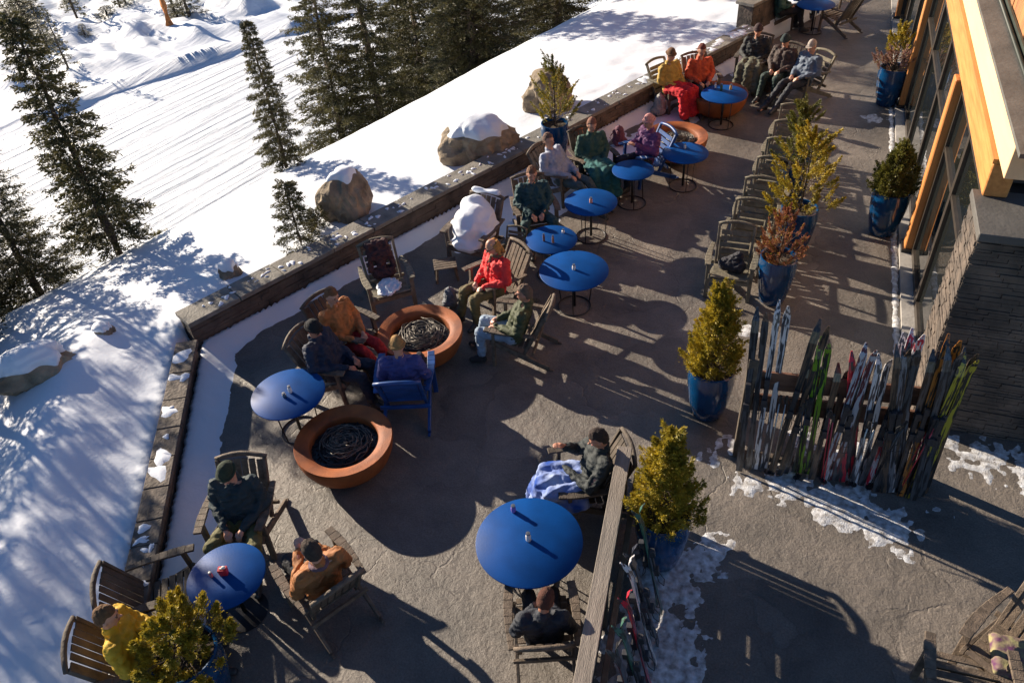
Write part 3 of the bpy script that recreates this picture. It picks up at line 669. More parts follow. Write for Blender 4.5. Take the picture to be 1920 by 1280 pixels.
# ------------------------------------------------------------------ fire pits
def fire_pit(px, py, label, seed, z=.50, r=.66, snow=False):
    p = W(px, py, z); root = empty('fire_pit', (p.x, p.y, 0), 0, label, 'fire pit', 'rusted steel fire bowls')
    mb = MB(); mb.lathe([(.30, 0), (.34, .004), (.46, .06), (.575, .17), (.635, .31), (.655, .42), (.66, .475), (.652, .49), (.56, .475), (.475, .45), (.46, .43), (.45, .30), (.30, .26)], 64)
    mb.build('bowl', CORTEN(), root, smooth='auto')
    g = random.Random(seed); gv = MB()
    for i in range(430):
        a = g.uniform(0, 6.28); rr = .45 * math.sqrt(g.random()); s = g.uniform(.012, .03)
        gv.box((rr * math.cos(a), rr * math.sin(a), .335 + .015 * g.random()), (s, s * g.uniform(.6, 1), s * .8), g.uniform(0, 3), taper=.6)
    gv.disc((0, 0, .33), .455, 40)
    tag(gv.build('lava_rock', mat('black_lava_rock', (.022, .022, .026), .45, .5, 30), root), kind='stuff')
    tw = MB()
    for i in range(46):
        r0 = g.uniform(.06, .33); a0 = g.uniform(0, 6.28); sp_ = g.uniform(1.5, 4.5); ox, oy = g.uniform(-.07, .07), g.uniform(-.07, .07); pts = []
        tz = g.uniform(-.05, .05)
        for j in range(9):
            a = a0 + sp_ * j / 8; rr = r0 * (1 + .10 * g.uniform(-1, 1)); pts.append((ox + rr * math.cos(a), oy + rr * math.sin(a), .39 + .11 * (1 - r0 / .34) + .02 * g.random() + tz * math.sin(a)))
        tw.tube(pts, g.uniform(.004, .0075), 5)
    tw.build('steel_twig_nest', mat('burnt_steel', (.13, .115, .10), .5, .5, 20, metal=.4), root, smooth=True)
    ring = MB(); ring.tube([(.34 * math.cos(a), .34 * math.sin(a), .37) for a in [k * math.pi / 20 for k in range(40)]], .012, 6, closed=True); ring.build('burner_ring', METAL(), root, smooth=True)
    return root
fire_pit(643, 822, 'rust orange fire bowl between the left blue table and the open floor, nearest the viewer', 1)
fire_pit(787, 618, 'rust orange fire bowl in the middle of the group of four guests', 2)
fire_pit(1268, 252, 'rust orange fire bowl partly behind a small blue table', 3)
fire_pit(1348, 172, 'farthest fire bowl, mostly hidden by the table and guests at the top', 4)

# ------------------------------------------------------------------ tables
def table(px, py, r, label, z=.74, ring=True, disc_base=False):
    p = W(px, py, z); root = empty('round_table', (p.x, p.y, 0), rnd.uniform(0, 1), label, 'table', 'round blue cafe tables')
    mb = MB(); mb.lathe([(0.001, z - .022), (r - .012, z - .022), (r, z - .016), (r, z - .005), (r - .006, z), (.001, z)], 72); mb.build('tabletop', BLUEP(), root, smooth='auto')
    mb = MB(); mb.tube([(0, 0, .02), (0, 0, z - .023)], .024, 10); mb.build('column', METAL(), root, smooth=True)
    if disc_base:
        mb = MB(); mb.lathe([(.001, .0), (.27, 0), (.27, .012), (.05, .03), (.001, .03)], 40); mb.build('base', METAL(), root, smooth='auto')
    else:
        mb = MB(); mb.tube([(.27 * math.cos(k * math.pi / 18), .27 * math.sin(k * math.pi / 18), .012) for k in range(36)], .011, 6, closed=True); mb.build('base_ring', METAL(), root, smooth=True)
        for k in range(3):
            a = k * 2.094 + .3; mb = MB(); mb.tube([(r * .62 * math.cos(a), r * .62 * math.sin(a), z - .023), (.42 * r * math.cos(a) + .08 * math.cos(a), .42 * r * math.sin(a) + .08 * math.sin(a), .3), (.27 * math.cos(a), .27 * math.sin(a), .012)], .009, 6); mb.build('leg', METAL(), root, smooth=True)
    return p
T_big = table(992, 1013, .60, 'largest blue table, beside the wooden screen in the foreground')
T_left = table(540, 737, .51, 'blue table at the left of the nearest fire bowl')
T_mid = table(1076, 506, .56, 'plain blue table behind the guest in the green jacket')
T_bl = table(424, 1078, .43, 'blue table between the green beanie guest and the orange jacket guest', disc_base=True)
T_4 = table(1108, 378, .48, 'blue table in front of the guests beside the long wall, with one small jar')
T_5 = table(1034, 448, .44, 'small blue table at the knees of the dark teal guest')
T_6 = table(1285, 286, .45, 'blue table overlapping the fire bowl at the back')
T_7 = table(1358, 176, .50, 'far blue table in front of the farthest fire bowl')
T_8 = table(1187, 318, .40, 'blue table in front of the guest in purple')
T_9 = table(1530, 8, .50, 'blue table at the top edge among the farthest guests')

def jar(p, label, mm, h=.11, r=.03, top=None, name='candle_jar', cat='jar'):
    root = empty(name, p, 0, label, cat); mb = MB(); mb.lathe([(.001, 0), (r * .9, 0), (r, .01), (r, h * .75), (r * .75, h * .86), (r * .75, h), (.001, h)], 16); mb.build('jar', mm, root, smooth='auto')
    mb = MB(); mb.lathe([(.001, h), (r * .85, h), (r * .85, h + .018), (.001, h + .02)], 14); mb.build('lid', top or STEEL(), root, smooth='auto')
    return root
WHT = mat('white_ceramic', (.75, .72, .68), .35, .05)
def on(px, py, z=.741): return W(px, py, z)
jar(on(991, 1012), 'white candle jar at the centre of the largest table', WHT)
jar(on(963, 958), 'small violet glass near the far edge of the largest table', mat('violet_glass', (.22, .12, .45), .15, .1, coat=.6), .09, .03, name='glass_tumbler', cat='glass')
jar(on(1076, 505), 'little white jar on the plain blue table in the middle', WHT, .08, .028)
jar(on(545, 735), 'white jar on the table left of the nearest fire bowl', WHT, .10, .026)
jar(on(534, 744), 'small steel pot beside the white jar on the left table', STEEL(), .06, .028, name='sugar_pot', cat='pot')
jar(on(1108, 380), 'pink candle jar on the table of the grey jacket guest', mat('pink_wax', (.6, .28, .2), .5), .09, .028)
jar(on(1020, 452), 'brown bottle on the small table of the teal guest', mat('brown_glass', (.14, .06, .03), .15, coat=.6), .13, .02, name='bottle', cat='bottle')
jar(on(1037, 455), 'second bottle, paler, on the small table of the teal guest', mat('amber_glass', (.28, .13, .06), .15, coat=.6), .13, .02, name='bottle', cat='bottle')
jar(on(1056, 436), 'tiny pale cup at the edge of the small table', WHT, .05, .024, name='cup', cat='cup')
jar(on(1284, 278), 'small pale jar on the table overlapping the back fire bowl', WHT, .08, .024)
jar(on(1352, 170), 'dark green bottle on the far blue table', mat('green_glass', (.04, .08, .03), .2, coat=.6), .14, .03, name='bottle', cat='bottle')
jar(on(1370, 168), 'amber mug on the far blue table', mat('amber_mug', (.45, .25, .08), .3), .10, .03, name='mug', cat='mug')
jar(on(1341, 165), 'clear pale glass on the far blue table', WHT, .10, .022, name='glass_tumbler', cat='glass')
rb = empty('snack_box', on(421, 1075), .4, 'red and white snack box standing on the table by the orange jacket guest', 'box')
mb = MB(); mb.box((0, 0, .05), (.085, .06, .10), taper=1.15); mb.build('carton', mat('red_card', (.55, .02, .03), .5, .1), rb, bevel=.003)
mb = MB(); mb.box((0, 0, .104), (.06, .02, .008)); mb.ball((.02, .0, .115), (.025, .02, .018)); mb.build('napkin', WHT, rb)
jar(on(397, 1080), 'small pinkish glass left of the red snack box', mat('pink_glass', (.5, .2, .2), .2, coat=.5), .06, .02, name='glass_tumbler', cat='glass')

# ------------------------------------------------------------------ chairs
def chair_parts(root, wm, slat=None, wide=.0, back_h=.83, kind='slat'):
    slat = slat or wm; x = .29 + wide
    for s in (-1, 1):
        mb = MB(); k = 9; pts = [(s * (x + .02 * math.sin(i / (k - 1) * 3.14)), -.34 + .68 * i / (k - 1), .575 + .035 * i / (k - 1)) for i in range(k)]
        for a, b, w_ in zip(pts[:-1], pts[1:], [.055, .06, .068, .075, .082, .09, .09, .08]): mb.bar(a, b, w_, .026)
        mb.build('armrest', wm, root, bevel=.004)
        mb = MB(); mb.bar((s * (x - .005), .25, .0), (s * x, .22, .59), .055, .04, (0, 1, 0)); mb.build('leg', wm, root, bevel=.004)
        mb = MB(); mb.bar((s * (x - .03), .29, .385), (s * (x - .03), -.50, .03), .032, .075); mb.bar((s * (x - .03), -.50, .012), (s * (x - .03), -.56, .012), .03, .02); mb.build('side_rail', wm, root, bevel=.004)
        mb = MB(); mb.bar((s * (x - .065), -.16, .20), (s * (x - .05), -.46, back_h), .035, .05); mb.build('back_post', wm, root, bevel=.004)
    mb = MB(); nsl = 7
    for i in range(nsl):
        q = i / (nsl - 1); mb.bar((-x + .05, .28 - .47 * q, .40 - .09 * q), (x - .05, .28 - .47 * q, .40 - .09 * q), .062, .018, (0, 0, 1))
    mb.build('seat', slat, root, bevel=.003)
    mb = MB()
    if kind == 'slat':
        for i in range(6):
            xx = -x + .105 + (2 * x - .21) * i / 5; ex = .03 * (1 - ((i - 2.5) / 2.5) ** 2)
            mb.bar((xx, -.19, .30), (xx * 1.02, -.455, back_h - .02 + ex), .062, .016, (0, 1, .4))
    else:
        for i in range(6):
            q = .12 + .86 * i / 6; mb.bar((-x + .09, -.18 - .27 * q, .26 + (back_h - .26) * q), (x - .09, -.18 - .27 * q, .26 + (back_h - .26) * q), .014, .07, (0, -.35, 1))
    mb.build('backrest', slat, root, bevel=.003)
    mb = MB(); k = 7; pts = [(-x + .03 + (2 * x - .06) * i / (k - 1), -.475 - .03 * math.sin(3.14 * i / (k - 1)), back_h + .035 * math.sin(3.14 * i / (k - 1))) for i in range(k)]
    mb.tube(pts, [.022, .026, .028, .028, .028, .026, .022], 8); mb.build('top_rail', wm, root, smooth=True)
    mb = MB(); mb.bar((-x, -.30, .28), (x, -.30, .28), .03, .05); mb.build('stretcher', wm, root, bevel=.003); mb = MB(); mb.bar((-x, .24, .30), (x, .24, .30), .03, .07); mb.build('stretcher', wm, root, bevel=.003)
PROTO = {}
def chair(px, py, face, label, style='brown', z=.42, group='wooden terrace lounge chairs', sc=1.0):
    p = W(px, py, z); hd = heading((px, py), face)
    wm = {'brown': WOODG, 'dark': WOODD, 'olive': WOODO, 'blue': lambda: mat('blue_painted_wood', (.012, .06, .22), .45, .3, 6)}[style]()
    if style not in PROTO:
        root = empty('lounge_chair', (p.x, p.y, 0), hd, label, 'chair', group); chair_parts(root, wm, kind='bars' if style in ('olive', 'blue') else 'slat'); PROTO[style] = root
    else:
        root = copy_tree(PROTO[style]); root.location = (p.x, p.y, 0); root.rotation_euler = (0, 0, hd); root['label'] = label
    sc *= 1.16; root.scale = (sc * 1.06, sc * .98, sc)
    return root

# ------------------------------------------------------------------ people
def cloth(name, col, rough=.8, v=.18): return mat('cloth_' + name, col, rough, v, 9, .35, 60)
def rotm(turn, pitch, roll=0.0): return Matrix.Rotation(turn, 3, 'Z') @ Matrix.Rotation(-pitch, 3, 'X') @ Matrix.Rotation(roll, 3, 'Y')
def person(px, py, face, label, jacket, trousers, hat=('hair', (.06, .035, .02)), lean=16, head=(0, 20), legs='bent', arms='lap', puff=1.0,
           skin=None, boots=(.03, .03, .032), z=.56, near=True, seed=0, sc=1.0, scarf=None, hood=None, seated_chair=None, name='person', backpx=None):
    p = W(px, py, z); hd = heading((px, py), face); root = empty(name, (p.x, p.y, 0), hd, label, 'person'); sc *= 1.14; root.scale = (sc, sc, sc)
    skm = skin or SKIN(); a = R_(lean); s = Vector((0, -math.sin(a), math.cos(a))); pel = Vector((0, -.02, .47)); nb_ = pel + s * .50
    ht, hp = R_(head[0]), R_(head[1] - lean * .5); HR = rotm(ht, hp); hc = nb_ + s * .05 + HR @ Vector((0, .015, .15))
    sh = {k: nb_ - s * .045 + Vector((k * .185, 0, 0)) for k in (-1, 1)}
    el, wr, kn, an, hand_dir = {}, {}, {}, {}, {}
    for k in (-1, 1):
        if arms == 'lap': el[k] = Vector((k * .27, .04 + sh[k].y, .67)); wr[k] = Vector((k * .09, .22, .61))
        elif arms == 'rest': el[k] = Vector((k * .30, -.08, .69)); wr[k] = Vector((k * .31, .16, .665))
        elif arms == 'chest': el[k] = Vector((k * .26, .06 + sh[k].y, .68)); wr[k] = Vector((k * .05, .22, .82))
        elif arms == 'fold': el[k] = Vector((k * .27, .05, .70)); wr[k] = Vector((-k * .06, .15 + .03 * k, .74))
        elif arms == 'mix': el[k] = Vector((k * .27, .02, .69)); wr[k] = Vector((.12, .23, .62)) if k < 0 else Vector((.20, .20, .86))
        if legs == 'bent': kn[k] = Vector((k * .13, .42, .52)); an[k] = Vector((k * .14, .47 + .05 * k, .10))
        elif legs == 'stretch': kn[k] = Vector((k * .11, .44, .50)); an[k] = Vector((k * .10, .82 + .03 * k, .13))
        elif legs == 'cross':
            kn[k] = Vector((.04, .42, .585)) if k > 0 else Vector((-.10, .43, .50)); an[k] = Vector((-.24, .58, .44)) if k > 0 else Vector((-.12, .50, .10))
        elif legs == 'wide': kn[k] = Vector((k * .23, .38, .53)); an[k] = Vector((k * .16, .50, .10))
    hip = {k: pel + Vector((k * .095, .02, .01)) for k in (-1, 1)}
    # body: one continuous surface
    B = MB()
    B.ball(hc, (.074, .092, .112), 16, 12, rot=HR); B.ball(hc + HR @ Vector((0, .032, -.058)), (.052, .056, .058), 12, 8, rot=HR)
    B.tube([hc + HR @ Vector((0, .088, .012)), hc + HR @ Vector((0, .116, -.022)), hc + HR @ Vector((0, .09, -.03))], [.010, .016, .012], 8)
    for k in (-1, 1): B.ball(hc + HR @ Vector((k * .076, -.005, -.012)), (.012, .022, .032), 8, 6, rot=HR); B.ball(hc + HR @ Vector((k * .032, .082, .022)), (.022, .012, .008), 8, 6, rot=HR)
    B.cap(nb_ - s * .05, hc + HR @ Vector((0, -.02, -.07)), .060, .052)
    B.cap(pel, nb_ - s * .14, .09, .09); B.cap(sh[-1], sh[1], .045, .045)
    for k in (-1, 1):
        B.cap(sh[k], el[k], .048, .038); B.cap(el[k], wr[k], .038, .027); B.cap(hip[k], kn[k], .075, .052); B.cap(kn[k], an[k], .05, .036); B.cap(an[k], an[k] + Vector((0, .12, -.05)), .036, .03)
        fd = (wr[k] - el[k]).normalized(); fd = (fd + Vector((0, .25, -.35 if arms in ('lap', 'rest') else .1))).normalized()
        sd = fd.cross(Vector((0, 0, 1))).normalized() * k; nrm = sd.cross(fd) * k
        if nrm.z < 0: nrm = -nrm
        pc = wr[k] + fd * .05
        B.cap(wr[k], pc, .026, .030); B.cap(pc - sd * .02, pc + sd * .02 + fd * .01, .018, .018)
        for f_ in range(4):
            o_ = (f_ - 1.5) * .0195; ln = (.062, .072, .068, .052)[f_]; b0 = pc + sd * o_ + fd * .025; b1 = b0 + fd * ln * .5 - nrm * .008; b2 = b1 + (fd * .7 - nrm * .7).normalized() * ln * .5
            B.cap(b0, b1, .0095, .009, 6); B.cap(b1, b2, .009, .0075, 6)
        tb_ = pc - sd * .025 - fd * .01; B.cap(tb_, tb_ - sd * .025 + fd * .03, .012, .010, 6); B.cap(tb_ - sd * .025 + fd * .03, tb_ - sd * .018 + fd * .055, .010, .008, 6)
    body = B.remesh('body', [skm], root, .0075 if near else .013, 2)
    E = MB()
    for k in (-1, 1): E.ball(hc + HR @ Vector((k * .031, .086, .008)), (.012, .007, .006), 8, 6, rot=HR)
    E.build('eyes', mat('eye_dark', (.02, .015, .012), .3), root, smooth=True)
    E = MB(); E.ball(hc + HR @ Vector((0, .089, -.058)), (.021, .008, .007), 10, 6, rot=HR); E.build('mouth', mat('lips', (.35, .11, .09), .5), root, smooth=True)
    if near:
        E = MB()
        for k in (-1, 1): E.bar(hc + HR @ Vector((k * .016, .091, .027)), hc + HR @ Vector((k * .046, .083, .025)), .006, .005)
        E.build('eyebrows', mat('brow_hair', (.05, .03, .02), .9), root)
        if seed in (2, 3, 6, 9, 12):
            E = MB()
            for k in (-1, 1): E.ball(hc + HR @ Vector((k * .032, .099, .008)), (.026, .008, .019), 12, 6, rot=HR); E.bar(hc + HR @ Vector((k * .056, .090, .012)), hc + HR @ Vector((k * .078, .0, .012)), .005, .004)
            E.bar(hc + HR @ Vector((-.01, .104, .012)), hc + HR @ Vector((.01, .104, .012)), .006, .004); E.build('sunglasses', mat('dark_lens', (.01, .01, .012), .1, coat=.6), root, smooth='auto')
    # jacket
    J = MB(); f = puff; jm = cloth(jacket[0], jacket[1], jacket[2] if len(jacket) > 2 else .75)
    for k in (-1, 1):
        J.cap(pel + Vector((k * .055, .0, .0)), nb_ - s * .13 + Vector((k * .065, .01, 0)), .125 * f, .118 * f)
        J.cap(nb_ - s * .10 + Vector((k * .05, 0, 0)), sh[k], .085 * f, .078 * f); J.cap(sh[k], el[k], .074 * f, .062 * f); J.cap(el[k], wr[k] - (wr[k] - el[k]).normalized() * .015, .062 * f, .048)
    J.cap(nb_ - s * .03, nb_ + s * .035, .083, .074)
    if hood == 'down': J.ball(nb_ + Vector((0, -.075, .01)), (.12, .085, .065), 14, 10)
    J.remesh('jacket', [jm], root, .014 if near else .02, 4, .022 * (1.25 if f > 1.05 else 1), 8 if f > 1.05 else 11, seed)
    if scarf:
        Sc = MB(); Sc.tube([nb_ + s * .03 + Vector((.075 * math.cos(q), .075 * math.sin(q) + .005, .01 * math.sin(2 * q))) for q in [j * .5236 for j in range(12)]], .027, 8, closed=True)
        Sc.cap(nb_ + Vector((.03, .09, -.0)), nb_ + Vector((.04, .15, -.2)), .026, .022); Sc.remesh('scarf', [cloth(*scarf)], root, .012, 2, .008, 20, seed)
    # trousers
    T = MB(); tmn = cloth(trousers[0], trousers[1])
    T.cap(hip[-1], hip[1], .118, .118)
    for k in (-1, 1): T.cap(hip[k], kn[k], .098, .076); T.cap(kn[k], an[k] + (kn[k] - an[k]).normalized() * .05, .074, .062)
    T.remesh('trousers', [tmn], root, .014 if near else .02, 3, .018, 10, seed + 3)
    Bt = MB()
    for k in (-1, 1):
        td = Vector((k * .15, 1, 0)).normalized(); fl = an[k].z - .045
        tz = Vector((0, 0, -.05)) if legs != 'stretch' or True else Vector((0, 0, .05))
        Bt.cap(an[k] + (kn[k] - an[k]).normalized() * .07, an[k], .058, .055); Bt.cap(an[k] + Vector((0, -.02, -.045)), an[k] + td * .15 + tz, .045, .040); Bt.cap(an[k], an[k] + td * .09 + tz * .6, .05, .045)
    Bt.remesh('boots', [cloth('boots_%d' % int(boots[0] * 1000), boots, .5)], root, .012 if near else .018, 2)
    # head cover
    kind, hcol = hat[0], hat[1]; hm = mat('hat_%s_%d_%d' % (kind, int(hcol[0] * 999), int(hcol[1] * 999)), hcol, .9, .25, 30, .6, 90)
    Hm = MB(); off = hc + HR @ Vector((0, -.008, .012))
    def shell(scale, cut, nm, rough_amp=0.0, sub=24, low_back=0.0):
        vs, fs = [], []; n, kk = sub, 14
        for i in range(kk + 1):
            th = (math.pi / 2) * (1 - i / kk)
            for j in range(n):
                ph = 2 * math.pi * j / n; front = math.sin(ph)          # +1 = face side
                zc = cut(front); e = zc + (1 - zc) * math.sin(th) if i < kk else zc
                rr = math.sqrt(max(0, 1 - min(1, e * e) if e > 0 else 1 - .45 * e * e)); q = Vector((.074 * scale * rr * math.cos(ph), .092 * scale * rr * math.sin(ph), .112 * scale * e))
                q *= 1 + rough_amp * noise.noise(q * 45 + Vector((seed, 0, 0)))
                vs.append(off + HR @ q)
        for i in range(kk):
            for j in range(n): fs.append((i * n + j, (i + 1) * n + j, (i + 1) * n + (j + 1) % n, i * n + (j + 1) % n))
        Hm.add(vs, fs)
        return vs[-n:]
    if kind == 'beanie':
        e_ = shell(1.16, lambda f_: .05 + .18 * max(0, f_), 'beanie', .03); Hm.tube([e_[j] for j in range(0, 24, 1)], .013, 6, closed=True); ob = Hm.build('beanie', hm, root, smooth=True)
        sd_ = ob.modifiers.new('thick', 'SOLIDIFY'); sd_.thickness = .006
    elif kind == 'cap':
        shell(1.12, lambda f_: .15, 'cap', .01); bri = [off + HR @ Vector((.07 * math.cos(q), .085 + .07 * math.sin(q), .03)) for q in [j * math.pi / 8 for j in range(9)]]
        k0 = len(Hm.v); Hm.add(bri + [q + HR @ Vector((0, 0, -.006)) for q in bri], [tuple(range(9)), tuple(range(17, 8, -1))] + [(j, j + 1, 10 + j, 9 + j) for j in range(8)]); Hm.build('cap', hm, root, smooth='auto')
    elif kind == 'hood':
        Hm.ball(off + HR @ Vector((0, -.02, 0)), (.108, .115, .135), 16, 12, rot=HR); Hm.cap(off + HR @ Vector((0, -.05, -.09)), nb_, .085, .09)
        Hm.remesh('hood', [cloth(jacket[0], jacket[1])], root, .014, 3, .012, 12, seed)
        body_f = MB(); body_f.ball(hc + HR @ Vector((0, .058, -.005)), (.062, .062, .085), 14, 10, rot=HR); body_f.build('face', skm, root, smooth=True)
    else:
        lowb = -.55 if kind == 'hair' else -.8
        shell(1.10 if kind == 'hair' else 1.16, lambda f_: (.42 if f_ > .35 else (lowb + (.97) * sm(-.4, .35, f_))), 'hair', .10, 32)
        if kind == 'long':
            for k in (-1, 1): Hm.cap(off + HR @ Vector((k * .065, -.01, .0)), off + HR @ Vector((k * .075, -.005, -.15)), .034, .024); Hm.cap(off + HR @ Vector((k * .035, -.06, .0)), off + HR @ Vector((k * .045, -.075, -.19)), .045, .026)
            Hm.remesh('hair', [hm], root, .010, 1, .014, 26, seed)
        else:
            ob = Hm.build('hair', hm, root, smooth=True); sd_ = ob.modifiers.new('thick', 'SOLIDIFY'); sd_.thickness = .008
    return root

def blanket(px, py, face, label, col, seed, z=.56):
    p = W(px, py, z); hd = heading((px, py), face); mb = MB()
    for k in (-1, 1): mb.cap((k * .13, .05, .56), (k * .17, .42, .57), .10, .09); mb.cap((k * .17, .42, .56), (k * .19, .54, .18), .09, .11)
    mb.cap((0, .1, .55), (0, .45, .55), .13, .12); mb.cap((0, .45, .54), (0, .55, .2), .11, .12); mb.cap((-.25, .1, .45), (-.24, .4, .40), .08, .09)
    o = mb.remesh('blanket', [col], None, .016, 4, .03, 6, seed); o.location = (p.x, p.y, 0); o.rotation_euler = (0, 0, hd); o.scale = (1.14, 1.14, 1.14)
    return tag(o, label, 'blanket')

# --- the seats and the guests, nearest first
chair(455, 975, (425, 1075), 'wooden chair under the guest in the dark green beanie')
person(455, 972, (425, 1075), 'person in a dark green beanie, dark jacket and olive trousers, left of the fire bowl', ('teal_dark', (.016, .032, .038)), ('olive', (.13, .12, .045)), ('beanie', (.022, .034, .018)), 14, (0, 30), 'wide', 'lap', 1.1, seed=1)
chair(606, 1092, (535, 1000), 'wooden chair under the guest in the orange brown jacket')
person(603, 1090, (535, 1000), 'person with short dark hair in an orange brown jacket seen from behind', ('ochre_jacket', (.33, .125, .035)), ('dark_jeans', (.02, .022, .028)), ('hair', (.045, .03, .022)), 16, (12, 22), 'bent', 'chest', 1.12, seed=2, scarf=('plum_scarf', (.12, .07, .09)))
chair(628, 690, (725, 705), 'wooden chair under the guest in the black beanie and navy jacket')
person(632, 688, (725, 705), 'person in a black beanie and puffy navy jacket leaning back beside the fire bowl', ('navy', (.012, .02, .045)), ('navy_trousers', (.012, .016, .032)), ('beanie', (.008, .008, .010)), 22, (-15, 30), 'bent', 'lap', 1.2, seed=3, skin=SKIND())
chair(763, 722, (778, 620), 'blue painted chair with its back to the viewer at the fire bowl', 'blue')
person(763, 716, (778, 620), 'person in an ochre beanie and violet blue jacket seen from behind at the fire bowl', ('violet_blue', (.045, .05, .19)), ('dark_trousers', (.02, .02, .03)), ('beanie', (.30, .17, .06)), 10, (10, 15), 'bent', 'lap', 1.1, seed=4)
chair(968, 622, (880, 612), 'wooden chair under the guest in the green jacket and pale jeans')
person(962, 620, (880, 612), 'person with cropped brown hair in a dark green jacket and pale jeans', ('dark_green', (.045, .055, .022)), ('pale_jeans', (.26, .33, .42)), ('hair', (.13, .085, .06)), 20, (8, 12), 'bent', 'lap', 1.12, seed=5, skin=SKIND())
chair(930, 535, (868, 562), 'wooden chair under the blonde guest in red')
person(926, 535, (868, 562), 'blonde person in a bright red jacket and olive trousers by the middle fire bowl', ('red_coral', (.75, .035, .035)), ('olive_brown', (.12, .095, .04)), ('long', (.42, .20, .055)), 10, (-5, 30), 'bent', 'lap', 1.05, seed=6, scarf=('fur_scarf', (.16, .09, .05)))
chair(652, 632, (720, 665), 'wooden chair mostly hidden behind the navy jacket guest', 'dark')
person(652, 632, (720, 665), 'person in an orange brown fleece and red trousers half hidden by the navy jacket guest', ('rust_fleece', (.42, .15, .04)), ('red_trousers', (.38, .015, .015)), ('hair', (.16, .07, .03)), 14, (0, 20), 'stretch', 'lap', 1.05, seed=7)
chair(1096, 906, (1020, 918), 'dark chair with a tall back at the end of the wooden screen', 'dark')
person(1100, 900, (1024, 912), 'person in dark clothes with dark hair under a blue blanket beside the wooden screen', ('near_black', (.012, .018, .020)), ('black_trousers', (.012, .012, .014)), ('hair', (.03, .018, .014)), 18, (0, 30), 'bent', 'mix', 1.1, seed=8, skin=SKIND())
bl_m = mat('blue_white_blanket', (.36, .44, .66), .9, 0, 4.5, .4, 30, col2=(.008, .06, .34), detail=1)
blanket(1100, 902, (1024, 914), 'blue and white blanket over the knees of the guest by the wooden screen', bl_m, 1)
chair(1018, 1172, (1010, 1060), 'wooden chair at the bottom of the largest table, back towards the viewer', sc=.93)
person(1019, 1180, (1010, 1060), 'person with auburn hair in a navy black jacket at the bottom of the largest table', ('blue_black', (.012, .016, .026)), ('black_trousers', (.012, .012, .014)), ('hair', (.07, .022, .012)), 10, (-25, 42), 'bent', 'lap', 1.15, seed=9, skin=SKIND(), sc=.9)
chair(314, 1120, (420, 1088), 'empty dark wooden chair with its back to the lower wall, facing the table', 'dark')
chair(272, 1226, (370, 1196), 'dark grey chair under the yellow jacket guest at the bottom left', 'dark')
person(274, 1222, (370, 1196), 'person in a yellow jacket with brown hair behind the spreading conifer', ('yellow_jacket', (.55, .33, .015)), ('grey_trousers', (.12, .11, .10)), ('hair', (.12, .06, .025)), 12, (0, 15), 'bent', 'lap', 1.1, seed=10)
# the teal guest and the group along the wall
chair(1003, 405, (1022, 450), 'rough wooden chair under the dark teal guest', 'brown')
person(1003, 400, (1022, 450), 'person with brown hair in a dark teal sweater facing the viewer', ('deep_teal', (.010, .05, .06)), ('teal_trousers', (.02, .06, .065)), ('hair', (.16, .08, .045)), 14, (0, 20), 'wide', 'lap', 1.1, seed=11)
chair(1050, 335, (1115, 352), 'wooden chair under the guest in pale grey, leaning back', 'brown')
person(1056, 332, (1115, 352), 'person in a pale grey blue jacket leaning back beside the blue pot', ('pale_grey_blue', (.30, .33, .42)), ('teal_grey', (.05, .08, .09)), ('hair', (.14, .08, .06)), 30, (0, 10), 'stretch', 'lap', 1.15, seed=12, near=False)
chair(1112, 308, (1150, 345), 'dark chair between the pale grey guest and the purple guest', 'dark')
person(1114, 304, (1150, 345), 'person in bottle green with brown hair between the grey and the purple guests', ('bottle_green', (.02, .07, .055)), ('dark_green_trousers', (.018, .04, .035)), ('hair', (.20, .09, .06)), 14, (0, 20), 'bent', 'lap', 1.05, seed=13, near=False)
chair(1208, 300, (1150, 315), 'blue painted chair under the guest in purple', 'blue')
person(1206, 296, (1150, 315), 'person in a purple jacket and pink knit hat beside the back fire bowl', ('purple', (.13, .035, .13)), ('navy_trousers', (.012, .016, .032)), ('beanie', (.50, .24, .22)), 12, (0, 20), 'bent', 'chest', 1.15, seed=14, near=False)
chair(1258, 168, (1320, 190), 'pale wooden chair at the wall under the mustard jacket guest', 'olive')
person(1260, 165, (1320, 190), 'person in a mustard jacket and red trousers against the long wall', ('mustard', (.42, .27, .05)), ('red_trousers', (.38, .015, .015)), ('beanie', (.16, .08, .04)), 12, (0, 20), 'bent', 'lap', 1.1, seed=15, near=False)
chair(1312, 160, (1345, 195), 'wooden chair behind the far blue table, left side', 'brown')
person(1313, 157, (1345, 195), 'person in a red orange jacket behind the far blue table', ('red_orange', (.50, .07, .02)), ('dark_trousers', (.02, .02, .03)), ('hair', (.14, .04, .03)), 12, (0, 20), 'bent', 'lap', 1.0, seed=16, near=False)
chair(1412, 122, (1385, 165), 'dark chair behind the farthest fire bowl', 'dark')
person(1412, 118, (1385, 165), 'person in black with a dark pointed hat behind the farthest fire bowl', ('black_jacket', (.012, .014, .016)), ('charcoal_trousers', (.03, .035, .03)), ('beanie', (.05, .028, .03)), 12, (0, 20), 'bent', 'lap', 1.1, seed=17, near=False)
chair(1462, 140, (1415, 168), 'dark chair between the black clad guest and the grey jacket guest', 'dark')
person(1462, 136, (1415, 168), 'person in a dark brown jacket and beanie next to the grey blue guest', ('dark_brown', (.05, .03, .025)), ('dark_green_trousers', (.018, .04, .035)), ('beanie', (.02, .035, .035)), 10, (0, 30), 'bent', 'lap', 1.05, seed=18, near=False)
chair(1508, 152, (1440, 172), 'olive grey chair under the guest in the light cap', 'olive')
person(1505, 149, (1440, 172), 'person in a light cap and grey blue jacket, rightmost of the far group', ('grey_blue', (.10, .13, .18)), ('blue_black', (.012, .016, .026)), ('cap', (.35, .30, .26)), 14, (5, 25), 'stretch', 'lap', 1.15, seed=19, near=False)
